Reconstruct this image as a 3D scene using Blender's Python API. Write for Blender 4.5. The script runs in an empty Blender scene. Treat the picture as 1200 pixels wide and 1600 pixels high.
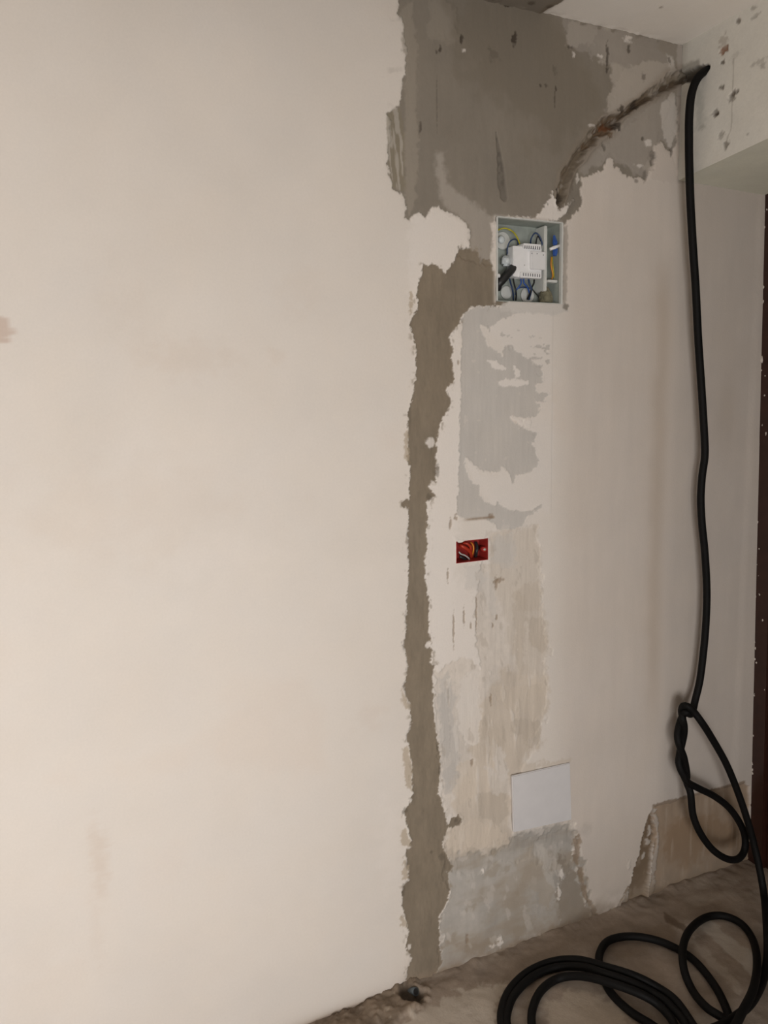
import bpy, bmesh, math
import numpy as np
from mathutils import Vector, Matrix

C = bpy.context.scene.collection
SC = bpy.context.scene

# ------------------------------------------------------------------ camera
F_PX = 1200.0                                   # focal length in pixels of the 1200x1600 frame
_d = np.array([170., 8500., 1200.]); ZC = -_d / np.linalg.norm(_d)
_x = np.array([2650., 0., 1200.]); _x[1] = -(_x[0]*_d[0] + _x[2]*_d[2]) / _d[1]
XC = _x / np.linalg.norm(_x); YC = np.cross(ZC, XC)
RW = np.array([XC, YC, ZC])                     # world = RW @ (right, down, forward)
CAM = np.array([0.0, -1.8185, 1.6786])
cam_d = bpy.data.cameras.new('camera'); cam = bpy.data.objects.new('camera', cam_d); C.objects.link(cam)
cam_d.sensor_fit = 'VERTICAL'; cam_d.sensor_height = 36.0; cam_d.lens = F_PX / 1600.0 * 36.0
cam_d.clip_start = 0.01
_r = RW @ np.array([1, 0, 0]); _u = RW @ np.array([0, -1, 0]); _b = RW @ np.array([0, 0, -1])
cam.matrix_world = Matrix(((_r[0], _u[0], _b[0], CAM[0]), (_r[1], _u[1], _b[1], CAM[1]),
                           (_r[2], _u[2], _b[2], CAM[2]), (0, 0, 0, 1)))
SC.camera = cam

# ------------------------------------------------------------------ light and exposure
SC.view_settings.view_transform = 'Standard'; SC.view_settings.look = 'None'
SC.view_settings.gamma = 1.0; SC.view_settings.use_curve_mapping = False
SC.view_settings.exposure = 0.0
w = bpy.data.worlds.new('world'); SC.world = w; w.use_nodes = True
w.node_tree.nodes['Background'].inputs[0].default_value = (0.85, 0.92, 1.0, 1)
w.node_tree.nodes['Background'].inputs[1].default_value = 0.6
WIN = dict(x0=-1.6, x1=0.4, z0=0.38, z1=1.5)    # balcony window behind the photographer
L = bpy.data.lights.new('window_daylight', 'AREA'); L.shape = 'RECTANGLE'
L.size = 1.9; L.size_y = 1.2; L.energy = 50; L.color = (1.0, 0.985, 0.985)
lo = bpy.data.objects.new('window_daylight', L); C.objects.link(lo)
lo.location = (-0.6, -3.75, 0.95)
lo.rotation_euler = Vector((0.15, 3.75, -0.24)).to_track_quat('-Z', 'Y').to_euler()
L.spread = math.radians(122)

# ------------------------------------------------------------------ pixel <-> place (used only to read positions off the photo)
def ray(p): return RW @ np.array([p[0]-600.0, p[1]-800.0, F_PX])
def PW(x, y, yd=0.0):                            # point on the plane yd metres in front of the wall
    r = ray((x, y)); t = (-yd - CAM[1]) / r[1]; return CAM + r*t
def PF(x, y, z=0.0):                             # point on a level plane
    r = ray((x, y)); t = (z - CAM[2]) / r[2]; return CAM + r*t
def PX(x, y, X=1.82):                            # point on a plane across the room
    r = ray((x, y)); t = (X - CAM[0]) / r[0]; return CAM + r*t
def wpoly(pts): return [(PW(*p)[0], PW(*p)[2]) for p in pts]

# ------------------------------------------------------------------ numpy noise
def _hash(ix, iy, seed):
    n = (ix.astype(np.int64)*374761393 + iy.astype(np.int64)*668265263 + seed*974634777) & 0xffffffff
    n = ((n ^ (n >> 13)) * 1274126177) & 0xffffffff
    return ((n ^ (n >> 16)) & 0xffff) / 65535.0
def vn(x, y, seed=0):
    ix = np.floor(x); iy = np.floor(y); fx = x-ix; fy = y-iy
    fx = fx*fx*(3-2*fx); fy = fy*fy*(3-2*fy)
    a = _hash(ix, iy, seed); b = _hash(ix+1, iy, seed); c = _hash(ix, iy+1, seed); d = _hash(ix+1, iy+1, seed)
    return (a*(1-fx)+b*fx)*(1-fy) + (c*(1-fx)+d*fx)*fy - 0.5
def fbm(x, y, scale, octv=4, seed=0, sx=1.0, sy=1.0, gain=0.5):
    r = 0; amp = 1.0; f = 1.0/scale; tot = 0
    for k in range(octv):
        r = r + amp*vn(x*f*sx + 17.3*k, y*f*sy - 9.1*k, seed+k*13); tot += amp; amp *= gain; f *= 2.03
    return r/tot*2.0                             # about -1..1
def sstep(a, b, v):
    t = np.clip((v-a)/(b-a), 0, 1); return t*t*(3-2*t)
def sdf(px, py, poly, margin=0.06):
    """signed distance to a polygon, positive inside; far points get -margin"""
    out = np.full(px.shape, -margin)
    P = np.array(poly); lo_ = P.min(0)-margin; hi = P.max(0)+margin
    m = (px > lo_[0]) & (px < hi[0]) & (py > lo_[1]) & (py < hi[1])
    x = px[m]; y = py[m]
    if x.size == 0: return out
    d2 = np.full(x.shape, 1e9); ins = np.zeros(x.shape, bool); n = len(P)
    for i in range(n):
        ax, ay = P[i]; bx, by = P[(i+1) % n]; ex, ey = bx-ax, by-ay; L2 = ex*ex+ey*ey+1e-12
        t = np.clip(((x-ax)*ex+(y-ay)*ey)/L2, 0, 1)
        d2 = np.minimum(d2, (x-ax-t*ex)**2+(y-ay-t*ey)**2)
        if ay != by:
            c = ((ay > y) != (by > y)) & (x < (bx-ax)*(y-ay)/(by-ay)+ax)
            ins ^= c
    d = np.sqrt(d2); out[m] = np.where(ins, d, -d)
    return np.maximum(out, -margin) if margin else out

# ------------------------------------------------------------------ mesh helpers
def link_mesh(name, verts, faces, mat=None, parent=None, smooth=True):
    me = bpy.data.meshes.new(name); me.from_pydata([tuple(map(float, v)) for v in verts], [], [tuple(f) for f in faces]); me.update()
    o = bpy.data.objects.new(name, me); C.objects.link(o)
    if mat: me.materials.append(mat)
    if smooth: me.polygons.foreach_set('use_smooth', [True]*len(me.polygons))
    if parent: o.parent = parent
    return o
def from_bm(name, bm, mat=None, parent=None, smooth=False, bevel=0.0):
    if bevel > 0:
        bmesh.ops.bevel(bm, geom=[e for e in bm.edges], offset=bevel, segments=2, affect='EDGES', clamp_overlap=True)
    bmesh.ops.recalc_face_normals(bm, faces=bm.faces)
    me = bpy.data.meshes.new(name); bm.to_mesh(me); bm.free()
    o = bpy.data.objects.new(name, me); C.objects.link(o)
    if mat: me.materials.append(mat)
    if smooth: me.polygons.foreach_set('use_smooth', [True]*len(me.polygons))
    if parent: o.parent = parent
    return o
def add_box(bm, x0, x1, y0, y1, z0, z1):
    vs = [bm.verts.new((x, y, z)) for z in (z0, z1) for y in (y0, y1) for x in (x0, x1)]
    for f in ((0, 2, 3, 1), (4, 5, 7, 6), (0, 1, 5, 4), (2, 6, 7, 3), (0, 4, 6, 2), (1, 3, 7, 5)):
        bm.faces.new([vs[i] for i in f])
    return vs
def box(name, b, mat, parent=None, bevel=0.0):
    bm = bmesh.new(); add_box(bm, *b); return from_bm(name, bm, mat, parent, bevel=bevel)
def catmull(pts, step):
    P = [np.array(p, float) for p in pts]; P = [2*P[0]-P[1]] + P + [2*P[-1]-P[-2]]; out = []
    for i in range(1, len(P)-2):
        a, b, c, d = P[i-1:i+3]
        n = max(2, int(np.linalg.norm((c-b)[:3])/step))
        for k in range(n):
            t = k/n
            # centripetal-ish: plain uniform with damped tangents
            m1 = (c-a)*0.5; m2 = (d-b)*0.5; s = np.linalg.norm((c-b)[:3])+1e-9
            for m in (m1, m2):
                l = np.linalg.norm(m[:3])
                if l > 1.25*s: m *= 1.25*s/l
            out.append((2*t**3-3*t*t+1)*b+(t**3-2*t*t+t)*m1+(-2*t**3+3*t*t)*c+(t**3-t*t)*m2)
    out.append(P[-2]); return np.array(out)
def tube_geo(path, rad, seg=12, flat=1.0):
    n = len(path); R = np.full(n, rad) if np.isscalar(rad) else np.array(rad)
    T = np.gradient(path, axis=0); T /= np.linalg.norm(T, axis=1)[:, None]+1e-12
    up = np.array([0, 0, 1.0]) if abs(T[0][2]) < .9 else np.array([0, 1.0, 0])
    N = np.cross(T[0], up); N /= np.linalg.norm(N); V = []; Fc = []
    for i in range(n):
        N = N - T[i]*np.dot(N, T[i]); N /= np.linalg.norm(N); B = np.cross(T[i], N)
        for k in range(seg):
            a = 2*math.pi*k/seg; V.append(path[i]+R[i]*(math.cos(a)*N+math.sin(a)*B*flat))
    for i in range(n-1):
        for k in range(seg):
            k2 = (k+1) % seg; Fc.append((i*seg+k, i*seg+k2, (i+1)*seg+k2, (i+1)*seg+k))
    Fc.append(tuple(range(seg))[::-1]); Fc.append(tuple((n-1)*seg+k for k in range(seg)))
    return V, Fc
def tube(name, pts, rad, mat, parent=None, step=0.004, seg=12):
    p = catmull(pts, step); V, Fc = tube_geo(p, rad, seg)
    return link_mesh(name, V, Fc, mat, parent)
def empty(name, loc=(0, 0, 0)):
    o = bpy.data.objects.new(name, None); C.objects.link(o); o.location = loc; o.empty_display_size = 0.02; return o
def tag(o, label, cat, group=None):
    o['label'] = label; o['category'] = cat
    if group: o['group'] = group
    return o
def struct(o): o['kind'] = 'structure'; return o
def reparent(child, root):                        # keep world place
    child.parent = root; child.matrix_parent_inverse = Matrix.Translation(root.location).inverted()

def sheet(name, us, vs, fn, mat, hole=None):
    """dense surface: fn(U,V) -> (xyz array, colour array, roughness)"""
    U, V = np.meshgrid(us, vs)                    # rows = v
    P, col = fn(U.ravel(), V.ravel())
    nu, nv = len(us), len(vs)
    i = np.arange(nu*nv).reshape(nv, nu)
    q = np.stack([i[:-1, :-1], i[:-1, 1:], i[1:, 1:], i[1:, :-1]], -1).reshape(-1, 4)
    if hole is not None:
        um = (us[:-1]+us[1:])/2; vm = (vs[:-1]+vs[1:])/2
        UM, VM = np.meshgrid(um, vm); keep = ~hole(UM.ravel(), VM.ravel()); q = q[keep]
    me = bpy.data.meshes.new(name)
    me.vertices.add(nu*nv); me.vertices.foreach_set('co', P.astype(np.float32).ravel())
    me.loops.add(q.size); me.loops.foreach_set('vertex_index', q.astype(np.int32).ravel())
    me.polygons.add(len(q)); me.polygons.foreach_set('loop_start', np.arange(0, q.size, 4, dtype=np.int32))
    me.update(calc_edges=True); me.validate()
    me.polygons.foreach_set('use_smooth', np.ones(len(me.polygons), bool))
    a = me.color_attributes.new('pigment', 'FLOAT_COLOR', 'POINT')
    c4 = np.ones((nu*nv, 4), np.float32); c4[:, :3] = col; a.data.foreach_set('color', c4.ravel())
    me.materials.append(mat)
    o = bpy.data.objects.new(name, me); C.objects.link(o); return o

# ------------------------------------------------------------------ materials
def mat_new(name):
    m = bpy.data.materials.new(name); m.use_nodes = True; return m, m.node_tree, m.node_tree.nodes['Principled BSDF']
def plain(name, col, rough=0.5, metal=0.0, noise=0.06, nscale=60, bump=0.0, bscale=300, spec=None):
    m, t, b = mat_new(name); n = t.nodes; l = t.links
    tc = n.new('ShaderNodeTexCoord'); nz = n.new('ShaderNodeTexNoise'); nz.inputs['Scale'].default_value = nscale
    nz.inputs['Detail'].default_value = 4
    l.new(tc.outputs['Object'], nz.inputs['Vector'])
    mx = n.new('ShaderNodeMix'); mx.data_type = 'RGBA'
    mx.inputs[6].default_value = tuple(c*(1-noise*2) for c in col)+(1,); mx.inputs[7].default_value = tuple(min(1, c*(1+noise*2)) for c in col)+(1,)
    l.new(nz.outputs['Fac'], mx.inputs[0]); l.new(mx.outputs[2], b.inputs['Base Color'])
    b.inputs['Roughness'].default_value = rough; b.inputs['Metallic'].default_value = metal
    if spec is not None: b.inputs['Specular IOR Level'].default_value = spec
    if bump:
        nb = n.new('ShaderNodeTexNoise'); nb.inputs['Scale'].default_value = bscale; l.new(tc.outputs['Object'], nb.inputs['Vector'])
        bp = n.new('ShaderNodeBump'); bp.inputs['Strength'].default_value = bump; bp.inputs['Distance'].default_value = 0.001
        l.new(nb.outputs['Fac'], bp.inputs['Height']); l.new(bp.outputs[0], b.inputs['Normal'])
    return m
def pigment_mat(name, rough=0.9, var=0.05, fine=180, bump=0.25, tint=0.02):
    m, t, b = mat_new(name); n = t.nodes; l = t.links
    at = n.new('ShaderNodeVertexColor'); at.layer_name = 'pigment'
    tc = n.new('ShaderNodeTexCoord')
    n1 = n.new('ShaderNodeTexNoise'); n1.inputs['Scale'].default_value = fine; n1.inputs['Detail'].default_value = 5; l.new(tc.outputs['Object'], n1.inputs['Vector'])
    n2 = n.new('ShaderNodeTexNoise'); n2.inputs['Scale'].default_value = 4.5; n2.inputs['Detail'].default_value = 5; n2.inputs['Roughness'].default_value = .6
    l.new(tc.outputs['Object'], n2.inputs['Vector'])
    mr = n.new('ShaderNodeMapRange'); mr.inputs['To Min'].default_value = 1-var; mr.inputs['To Max'].default_value = 1+var; l.new(n1.outputs['Fac'], mr.inputs['Value'])
    mr2 = n.new('ShaderNodeMix'); mr2.data_type = 'RGBA'
    mr2.inputs[6].default_value = (1+tint, 1, 1-tint*1.4, 1); mr2.inputs[7].default_value = (1-tint, 1.0, 1+tint*1.4, 1)
    l.new(n2.outputs['Fac'], mr2.inputs[0])
    vm = n.new('ShaderNodeVectorMath'); vm.operation = 'SCALE'; l.new(at.outputs['Color'], vm.inputs[0]); l.new(mr.outputs[0], vm.inputs['Scale'])
    vm2 = n.new('ShaderNodeVectorMath'); vm2.operation = 'MULTIPLY'; l.new(vm.outputs[0], vm2.inputs[0]); l.new(mr2.outputs[2], vm2.inputs[1])
    l.new(vm2.outputs[0], b.inputs['Base Color'])
    b.inputs['Roughness'].default_value = rough; b.inputs['Specular IOR Level'].default_value = 0.25
    bp = n.new('ShaderNodeBump'); bp.inputs['Strength'].default_value = bump; bp.inputs['Distance'].default_value = 0.0015
    l.new(n1.outputs['Fac'], bp.inputs['Height']); l.new(bp.outputs[0], b.inputs['Normal'])
    return m
M_wall = pigment_mat('plaster_and_cement', var=0.035)
M_beam = pigment_mat('whitewashed_concrete', var=0.06)
M_ceil = pigment_mat('ceiling_plaster', var=0.03)
M_floor = pigment_mat('screed_floor', var=0.12, bump=0.5)

def srgb(r, g, b):
    f = lambda c: (c/255/12.92) if c/255 <= .04045 else ((c/255+.055)/1.055)**2.4
    return np.array([f(r), f(g), f(b)])
PLASTER = np.array([0.74, 0.675, 0.605]); PLASTER_B = np.array([0.80, 0.735, 0.67])
CEM_U = np.array([0.262, 0.228, 0.185]); CEM_U2 = np.array([0.40, 0.355, 0.305]); CEM_S = np.array([0.240, 0.195, 0.142])
CEM_G = np.array([0.565, 0.525, 0.478]); BEIGE = np.array([0.60, 0.515, 0.420]); CEM_C = np.array([0.46, 0.425, 0.38])
BROWN = np.array([0.17, 0.115, 0.07]); DARK = np.array([0.05, 0.038, 0.028]); RUST = np.array([0.19, 0.075, 0.03])
RIGHTP = np.array([0.66, 0.585, 0.515])

class Paint:
    """layers of plaster laid on a surface: pigment and relief"""
    def __init__(s, x, z, base):
        s.x, s.z = x, z; s.col = np.tile(base, (x.size, 1)).astype(float); s.h = np.zeros(x.size)
    def mix(s, m, col): s.col += (np.asarray(col) - s.col) * m[:, None]
    def mul(s, k): s.col *= k[:, None]
    def layer(s, poly, col, amp=0.004, nscale=0.02, edge=0.0025, h=0.0, seed=1, lip=0.0, alpha=1.0, noise=None, margin=0.05, soft=None):
        d = sdf(s.x, s.z, poly, margin)
        d = d + (1.5*amp*fbm(s.x, s.z, nscale, 4, seed) + (.9*amp+.0012)*fbm(s.x, s.z, nscale*.3+.002, 3, seed+300))*(d > -margin*0.99)
        if noise is not None: d = d + noise*(d > -margin*0.99)
        e = soft or edge
        m = sstep(-e, e, d)*alpha
        if col is not None: s.mix(m, col)
        s.h += h*m
        if lip: s.h += lip*np.exp(-(d/0.005)**2)*(d > -margin*.98)
        return m, d

# ================================================================== LARGE STRUCTURE
XB = 1.82        # beam face
HZ = 2.70

# ---- the far wall, all its coats of plaster ---------------------------------
U_POLY = [(624,-40),(624,0),(624,19),(631,35),(632,61),(636,83),(633,107),(627,139),(626,165),(604,177),(612,189),(609,215),(607,240),(608,267),(615,293),(625,303),(633,309),(636,328),(634,339),(641,343),(649,332),(660,331),(665,344),(676,324),(687,323),(697,331),(716,339),(729,349),(735,358),(736,380),(735,392),(717,384),(714,398),(750,414),(768,412),(773,350),(776,341),(800,337),(850,345),(878,352),(886,349),(888,345),(897,335),(903,330),(910,316),(911,300),(910,279),(927,273),(942,262),(950,246),(957,249),(960,260),(981,273),(1011,282),(1012,270),(1020,261),(1017,240),(1023,231),(1032,219),(1038,228),(1050,240),(1054,228),(1059,150),(1075,150),(1075,40),(1068,-40)]
S_POLY = [(661,412),(659,425),(654,440),(651,457),(654,480),(642,500),(640,509),(647,527),(651,547),(650,570),(649,595),(644,625),(637,650),(637,725),(640,728),(640,780),(627,785),(629,791),(637,795),(639,815),(637,835),(639,885),(637,922),(635,960),(636,985),(630,1007),(632,1016),(637,1035),(636,1053),(632,1071),(640,1099),(643,1133),(636,1149),(637,1160),(644,1200),(645,1240),(640,1253),(633,1269),(636,1288),(643,1315),(635,1331),(636,1352),(640,1376),(630,1384),(628,1416),(634,1432),(638,1456),(634,1484),(644,1496),(636,1516),(634,1536),(645,1575),(680,1560),(668,1540),(680,1524),(692,1504),(688,1476),(686,1432),(696,1416),(704,1392),(700,1364),(709,1356),(700,1340),(690,1320),(696,1302),(706,1278),(719,1274),(722,1286),(708,1296),(699,1288),(692,1256),(685,1240),(688,1213),(687,1173),(680,1133),(677,1101),(676,1053),(680,1040),(672,1035),(676,1016),(669,1005),(675,1003),(670,985),(671,947),(666,910),(664,872),(669,855),(667,835),(669,810),(667,785),(680,775),(675,767),(670,760),(682,757),(680,735),(682,710),(682,695),(687,667),(690,655),(701,642),(704,622),(697,607),(710,592),(710,580),(705,560),(709,550),(702,527),(707,517),(717,507),(722,492),(735,481),(755,477),(790,477),(796,470),(790,455),(776,440),(771,420),(764,405),(757,404),(751,413),(748,392),(732,389),(717,390),(712,405),(696,426),(685,416),(675,411),(666,416)]
G_POLY = [(722,500),(728,488),(740,481),(770,478),(800,481),(812,487),(800,494),(786,498),(775,505),(762,512),(751,508),(754,520),(760,530),(762,540),(776,548),(786,556),(788,545),(789,540),(800,543),(812,552),(826,562),(840,566),(848,572),(850,585),(846,598),(836,602),(838,615),(848,612),(858,618),(852,626),(838,628),(846,640),(840,652),(820,655),(800,654),(812,668),(827,670),(840,677),(836,686),(827,695),(836,702),(840,712),(841,725),(830,736),(820,740),(805,742),(803,755),(800,757),(797,742),(792,735),(785,730),(780,739),(760,737),(750,735),(737,722),(727,714),(727,730),(736,752),(749,758),(751,775),(760,785),(772,790),(778,783),(790,795),(807,794),(815,800),(832,797),(846,790),(838,802),(820,812),(812,824),(800,826),(778,828),(771,818),(755,810),(722,810),(714,804),(717,735),(719,650)]
W_ISL = [[(761,562),(775,563),(792,575),(790,579),(770,576)], [(777,596),(790,591),(826,595),(827,600),(808,605),(782,603)], [(802,571),(812,577),(815,588),(806,590)], [(797,652),(800,650),(830,657),(828,668),(812,664)]]
L_POLY = [(762,832),(800,828),(838,822),(841,850),(842,880),(846,900),(845,940),(850,990),(853,1005),(862,1015),(860,1024),(852,1028),(856,1060),(857,1080),(850,1110),(858,1128),(848,1130),(840,1145),(838,1165),(828,1185),(818,1190),(814,1210),(802,1235),(800,1260),(803,1310),(840,1310),(895,1285),(905,1310),(912,1350),(880,1372),(830,1345),(780,1350),(740,1370),(696,1362),(696,1310),(710,1290),(722,1280),(700,1272),(692,1250),(688,1200),(684,1150),(680,1100),(680,1050),(700,1035),(735,1030),(752,1045),(745,1000),(742,960),(745,900),(755,870)]
BEIGE_P = [(742,1110),(760,1090),(775,1070),(790,1050),(820,1040),(855,1060),(857,1080),(850,1120),(842,1150),(838,1165),(820,1190),(808,1200),(800,1230),(795,1290),(800,1320),(770,1330),(720,1340),(696,1340),(700,1300),(720,1285),(705,1250),(735,1200),(738,1150)]
GRAYST_P = [(686,1060),(700,1050),(712,1090),(714,1160),(715,1210),(700,1235),(690,1200),(686,1120)]
C_POLY = [(698,1352),(730,1338),(760,1335),(790,1318),(803,1306),(830,1303),(893,1286),(900,1300),(903,1330),(912,1345),(908,1365),(915,1390),(922,1410),(935,1432),(925,1442),(890,1455),(840,1470),(790,1490),(740,1510),(690,1530),(686,1500),(690,1440),(700,1400)]
TILE_P = [(1021,1262),(1090,1243),(1163,1224),(1170,1229),(1172,1375),(1010,1432),(1015,1400),(1020,1350),(1024,1310)]
GROOVE = [(1019,1264),(1008,1293),(1001,1327),(990,1364),(983,1390),(974,1410),(964,1425),(1006,1435),(1011,1397),(1017,1364),(1018,1340),(1025,1310),(1022,1270)]
JAG_P = [(925,1440),(932,1425),(940,1437),(948,1428),(957,1420),(966,1410),(974,1398),(982,1382),(986,1395),(984,1420),(990,1438),(960,1475),(920,1480)]
CRACK = [(1098,108,9),(1062,123,10),(1047,130,11),(1032,138,9),(1008,153,6),(993,163,5),(972,177,6),(951,196,10),(933,210,9),(915,231,9),(900,249,8),(885,276,9),(879,300,7),(875,316,6)]

JB = (PW(775, 400)[0], PW(877.5, 400)[0], PW(820, 472)[2], PW(820, 343)[2])      # junction box opening x0,x1,z0,z1
RB = (PW(713, 860)[0], PW(762, 860)[0], PW(738, 877)[2], PW(738, 844)[2])        # red socket box opening

def dist_path(x, z, pts):
    """distance to a polyline with half-widths (world units), returns d/halfwidth and d"""
    best = np.full(x.shape, 9.0); bd = np.full(x.shape, 9.0)
    for (ax, az, aw), (bx, bz, bw) in zip(pts[:-1], pts[1:]):
        ex, ez = bx-ax, bz-az; t = np.clip(((x-ax)*ex+(z-az)*ez)/(ex*ex+ez*ez), 0, 1)
        d = np.hypot(x-ax-t*ex, z-az-t*ez); q = d/(aw+(bw-aw)*t)
        best = np.minimum(best, q); bd = np.minimum(bd, d)
    return best, bd
def spot(P, x, y, rx, ry, col, h=0.0, alpha=1.0, ang=0.0, jit=0.35, seed=5, soft=0.35):
    c = PW(x, y); k = 0.0019; dx = (P.x-c[0])/(rx*k); dz = (P.z-c[2])/(ry*k)
    ca, sa = math.cos(ang), math.sin(ang); dx, dz = dx*ca+dz*sa, -dx*sa+dz*ca
    near = (np.abs(dx) < 4) & (np.abs(dz) < 4)
    q = np.full(P.x.shape, 9.0); q[near] = np.hypot(dx[near], dz[near]) + 1.9*jit*fbm(P.x[near], P.z[near], 0.0045+0.0009*min(rx, ry), 3, seed)
    m = (1-sstep(1-soft, 1+soft, q))*alpha; P.mix(m, col); P.h += h*m

def wall_fn(x, z):
    P = Paint(x, z, PLASTER); 
    n_big = fbm(x, z, 0.55, 4, 3); n_mid = fbm(x, z, 0.12, 4, 21); streak = fbm(x, z, 0.06, 4, 9, sx=2.6, sy=0.35); fine = fbm(x, z, 0.012, 3, 31)
    n_sc = fbm(x+0.3*z, z, 0.09, 4, 77, sx=0.5, sy=1.6)
    P.mul(1+0.035*n_big+0.03*n_mid)
    P.mix(sstep(0.25, 0.7, n_big+0.5*n_mid)*0.4, PLASTER*np.array([0.97, 0.92, 0.88]))
    # yellowed damp stains on the big plastered field
    for (sx_, sy_, rx, ry, a, g) in [(300, 560, 45, 20, .18, .7), (155, 1345, 9, 40, .35, 0), (210, 800, 130, 45, .12, .2), (470, 455, 28, 25, .10, 0), (800-370, 555, 12, 10, .16, 0), (190, 480, 26, 40, .1, .2), (575, 1120, 22, 20, .15, 0), (60, 1540, 40, 60, .06, 0), (150, 1450, 6, 50, .12, 0)]:
        spot(P, sx_, sy_, rx, ry, PLASTER*np.array([.84, .74, .66]), alpha=a, ang=g, soft=.7, jit=.5, seed=int(sx_))
    for (sx_, sy_, rx, ry, a) in [(330, 870, 70, 26, .25), (300, 720, 90, 60, .15), (610, 1320, 20, 60, .3), (120, 1560, 40, 30, .1)]:
        spot(P, sx_, sy_, rx, ry, PLASTER_B, alpha=a, soft=.7, jit=.5, seed=int(sx_))
    spot(P, -2, 515, 14, 12, PLASTER*np.array([.74, .62, .56]), alpha=.7, soft=.15)
    # right hand plaster, a slightly greyer tone
    xr = PW(868, 700)[0]; m = sstep(xr-0.03, xr+0.09, x+0.012*n_mid)
    P.mix(m*0.9, RIGHTP*1.0); P.mul(1+m*(0.035*n_mid+0.03*streak))
    P.mul(1-.10*sstep(1.80, 1.86, x))  # darker again past the beam face
    # vertical yellow-brown band in the right hand plaster
    xb_ = PW(1030, 700)[0]; bnd = np.exp(-((x-xb_-0.01*n_mid)/0.035)**2)*sstep(0.45, 0.9, z)*(1-sstep(1.95, 2.15, z))
    P.mix(bnd*0.5, np.array([.50, .405, .315])); 
    xb2 = PW(1135, 640)[0]; bnd = np.exp(-((x-xb2)/0.05)**2-((z-1.63)/0.12)**2); P.mix(bnd*0.3, np.array([.46, .38, .30]))
    # bright fresh strip beside the filled chase
    P.layer(wpoly([(640,330),(690,324),(734,350),(738,395),(720,430),(716,520),(724,640),(722,740),(716,815),(712,960),(700,1040),(676,1060),(655,1045),(655,500),(640,460)]), PLASTER_B, amp=.012, soft=.014, alpha=.7, seed=44)
    P.layer(wpoly([(655,1000),(700,940),(735,890),(780,880),(800,920),(795,980),(770,1040),(745,1080),(742,1120),(735,1190),(720,1200),(718,1080),(690,1045)]), PLASTER_B*.97, amp=.008, soft=.012, alpha=.8, seed=45)
    P.layer(wpoly([(752,505),(810,488),(862,492),(862,560),(866,700),(856,800),(800,800),(770,790),(745,760),(725,715),(750,740),(800,740),(820,620),(800,560)]), PLASTER_B*.95, amp=.008, soft=.01, alpha=.75, seed=46)
    # lower rough field
    m, d = P.layer(wpoly(L_POLY), np.array([.69, .62, .545]), amp=0.010, nscale=.03, edge=.004, h=-.002, seed=11)
    P.mul(1+m*(0.12*streak+0.10*n_mid+0.06*fine)); P.h += m*0.0016*streak
    b, d = P.layer(wpoly(BEIGE_P), BEIGE, amp=.02, nscale=.05, soft=.014, alpha=.8, seed=12)
    P.mul(1+b*(0.13*n_mid+0.13*streak))
    b2, d = P.layer(wpoly([(760,835),(838,825),(845,930),(856,1020),(850,1060),(800,1050),(790,960),(770,900)]), np.array([.64,.565,.48]), amp=.014, nscale=.04, soft=.01, alpha=.75, seed=62)
    b3, d = P.layer(wpoly(GRAYST_P), CEM_G*.97, amp=.012, nscale=.03, soft=.006, alpha=.7, seed=13)
    wv = sstep(0.28, 0.5, fbm(x, z, 0.05, 4, 90, sx=2.2, sy=.6))*(m)*(z < PW(760, 1050)[2]); P.mix(wv*.55, PLASTER*.97); P.h += .001*wv
    for k, (pl, c_, al) in enumerate([
        ([(775,838),(802,832),(806,870),(800,892),(785,885),(770,872)], CEM_G*1.05, .5), ([(725,885),(748,880),(760,905),(748,925),(728,918)], CEM_G*1.1, .55),
        ([(748,900),(765,892),(775,925),(780,960),(772,968),(755,935)], CEM_G*1.1, .4), ([(800,930),(842,900),(848,950),(822,958),(806,950)], BEIGE*.95, .5),
        ([(824,965),(850,968),(861,1015),(850,1022),(832,1010)], BEIGE*.92, .6), ([(806,920),(820,928),(822,1010),(812,1060),(805,1010)], BEIGE*.9, .45),
        ([(770,1075),(845,1070),(856,1085),(856,1118),(840,1120),(790,1105)], BEIGE*1.04, .6), ([(795,1125),(848,1124),(846,1140),(838,1162),(826,1170),(815,1150),(800,1140)], BEIGE*.88, .6),
        ([(752,1135),(775,1130),(790,1165),(780,1185),(758,1180)], BEIGE*.9, .4), ([(775,1160),(790,1180),(795,1215),(783,1222),(775,1195)], PLASTER*.95, .75),
        ([(717,1060),(745,1045),(752,1120),(748,1160),(735,1168),(722,1150),(716,1100)], PLASTER*1.0, .8), ([(745,1240),(790,1230),(796,1270),(780,1290),(750,1275)], BEIGE*.80, .5),
        ([(712,1200),(740,1190),(745,1240),(720,1260),(706,1235)], BEIGE*1.08, .6), ([(700,1295),(740,1280),(790,1300),(795,1320),(740,1335),(700,1332)], BEIGE*1.12, .6),
        ([(760,1200),(798,1215),(798,1240),(770,1240)], PLASTER*.93, .6), ([(803,1208),(815,1195),(890,1186),(888,1194),(840,1203),(806,1212)], BEIGE*.98, .6),
        ([(688,1085),(700,1080),(706,1140),(700,1180),(690,1180)], CEM_G*.85, .5), ([(690,1210),(708,1190),(716,1215),(706,1240),(694,1240)], CEM_G*.9, .5)]):
        mm, _ = P.layer(wpoly(pl), c_, amp=.010, nscale=.022, soft=.005, alpha=al, seed=400+k, h=.0008 if k % 2 else -.0008)
    P.layer(wpoly([(685,1345),(700,1330),(760,1325),(800,1318),(795,1345),(740,1362),(700,1375),(688,1370)]), BEIGE*.85, amp=.015, soft=.012, alpha=.7, seed=430)
    sp = sstep(0.40, 0.55, fbm(x+.2*z, z, 0.028, 4, 91, sx=1.6, sy=.6))*m; P.mix(sp*.35, BEIGE*.72)
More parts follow.
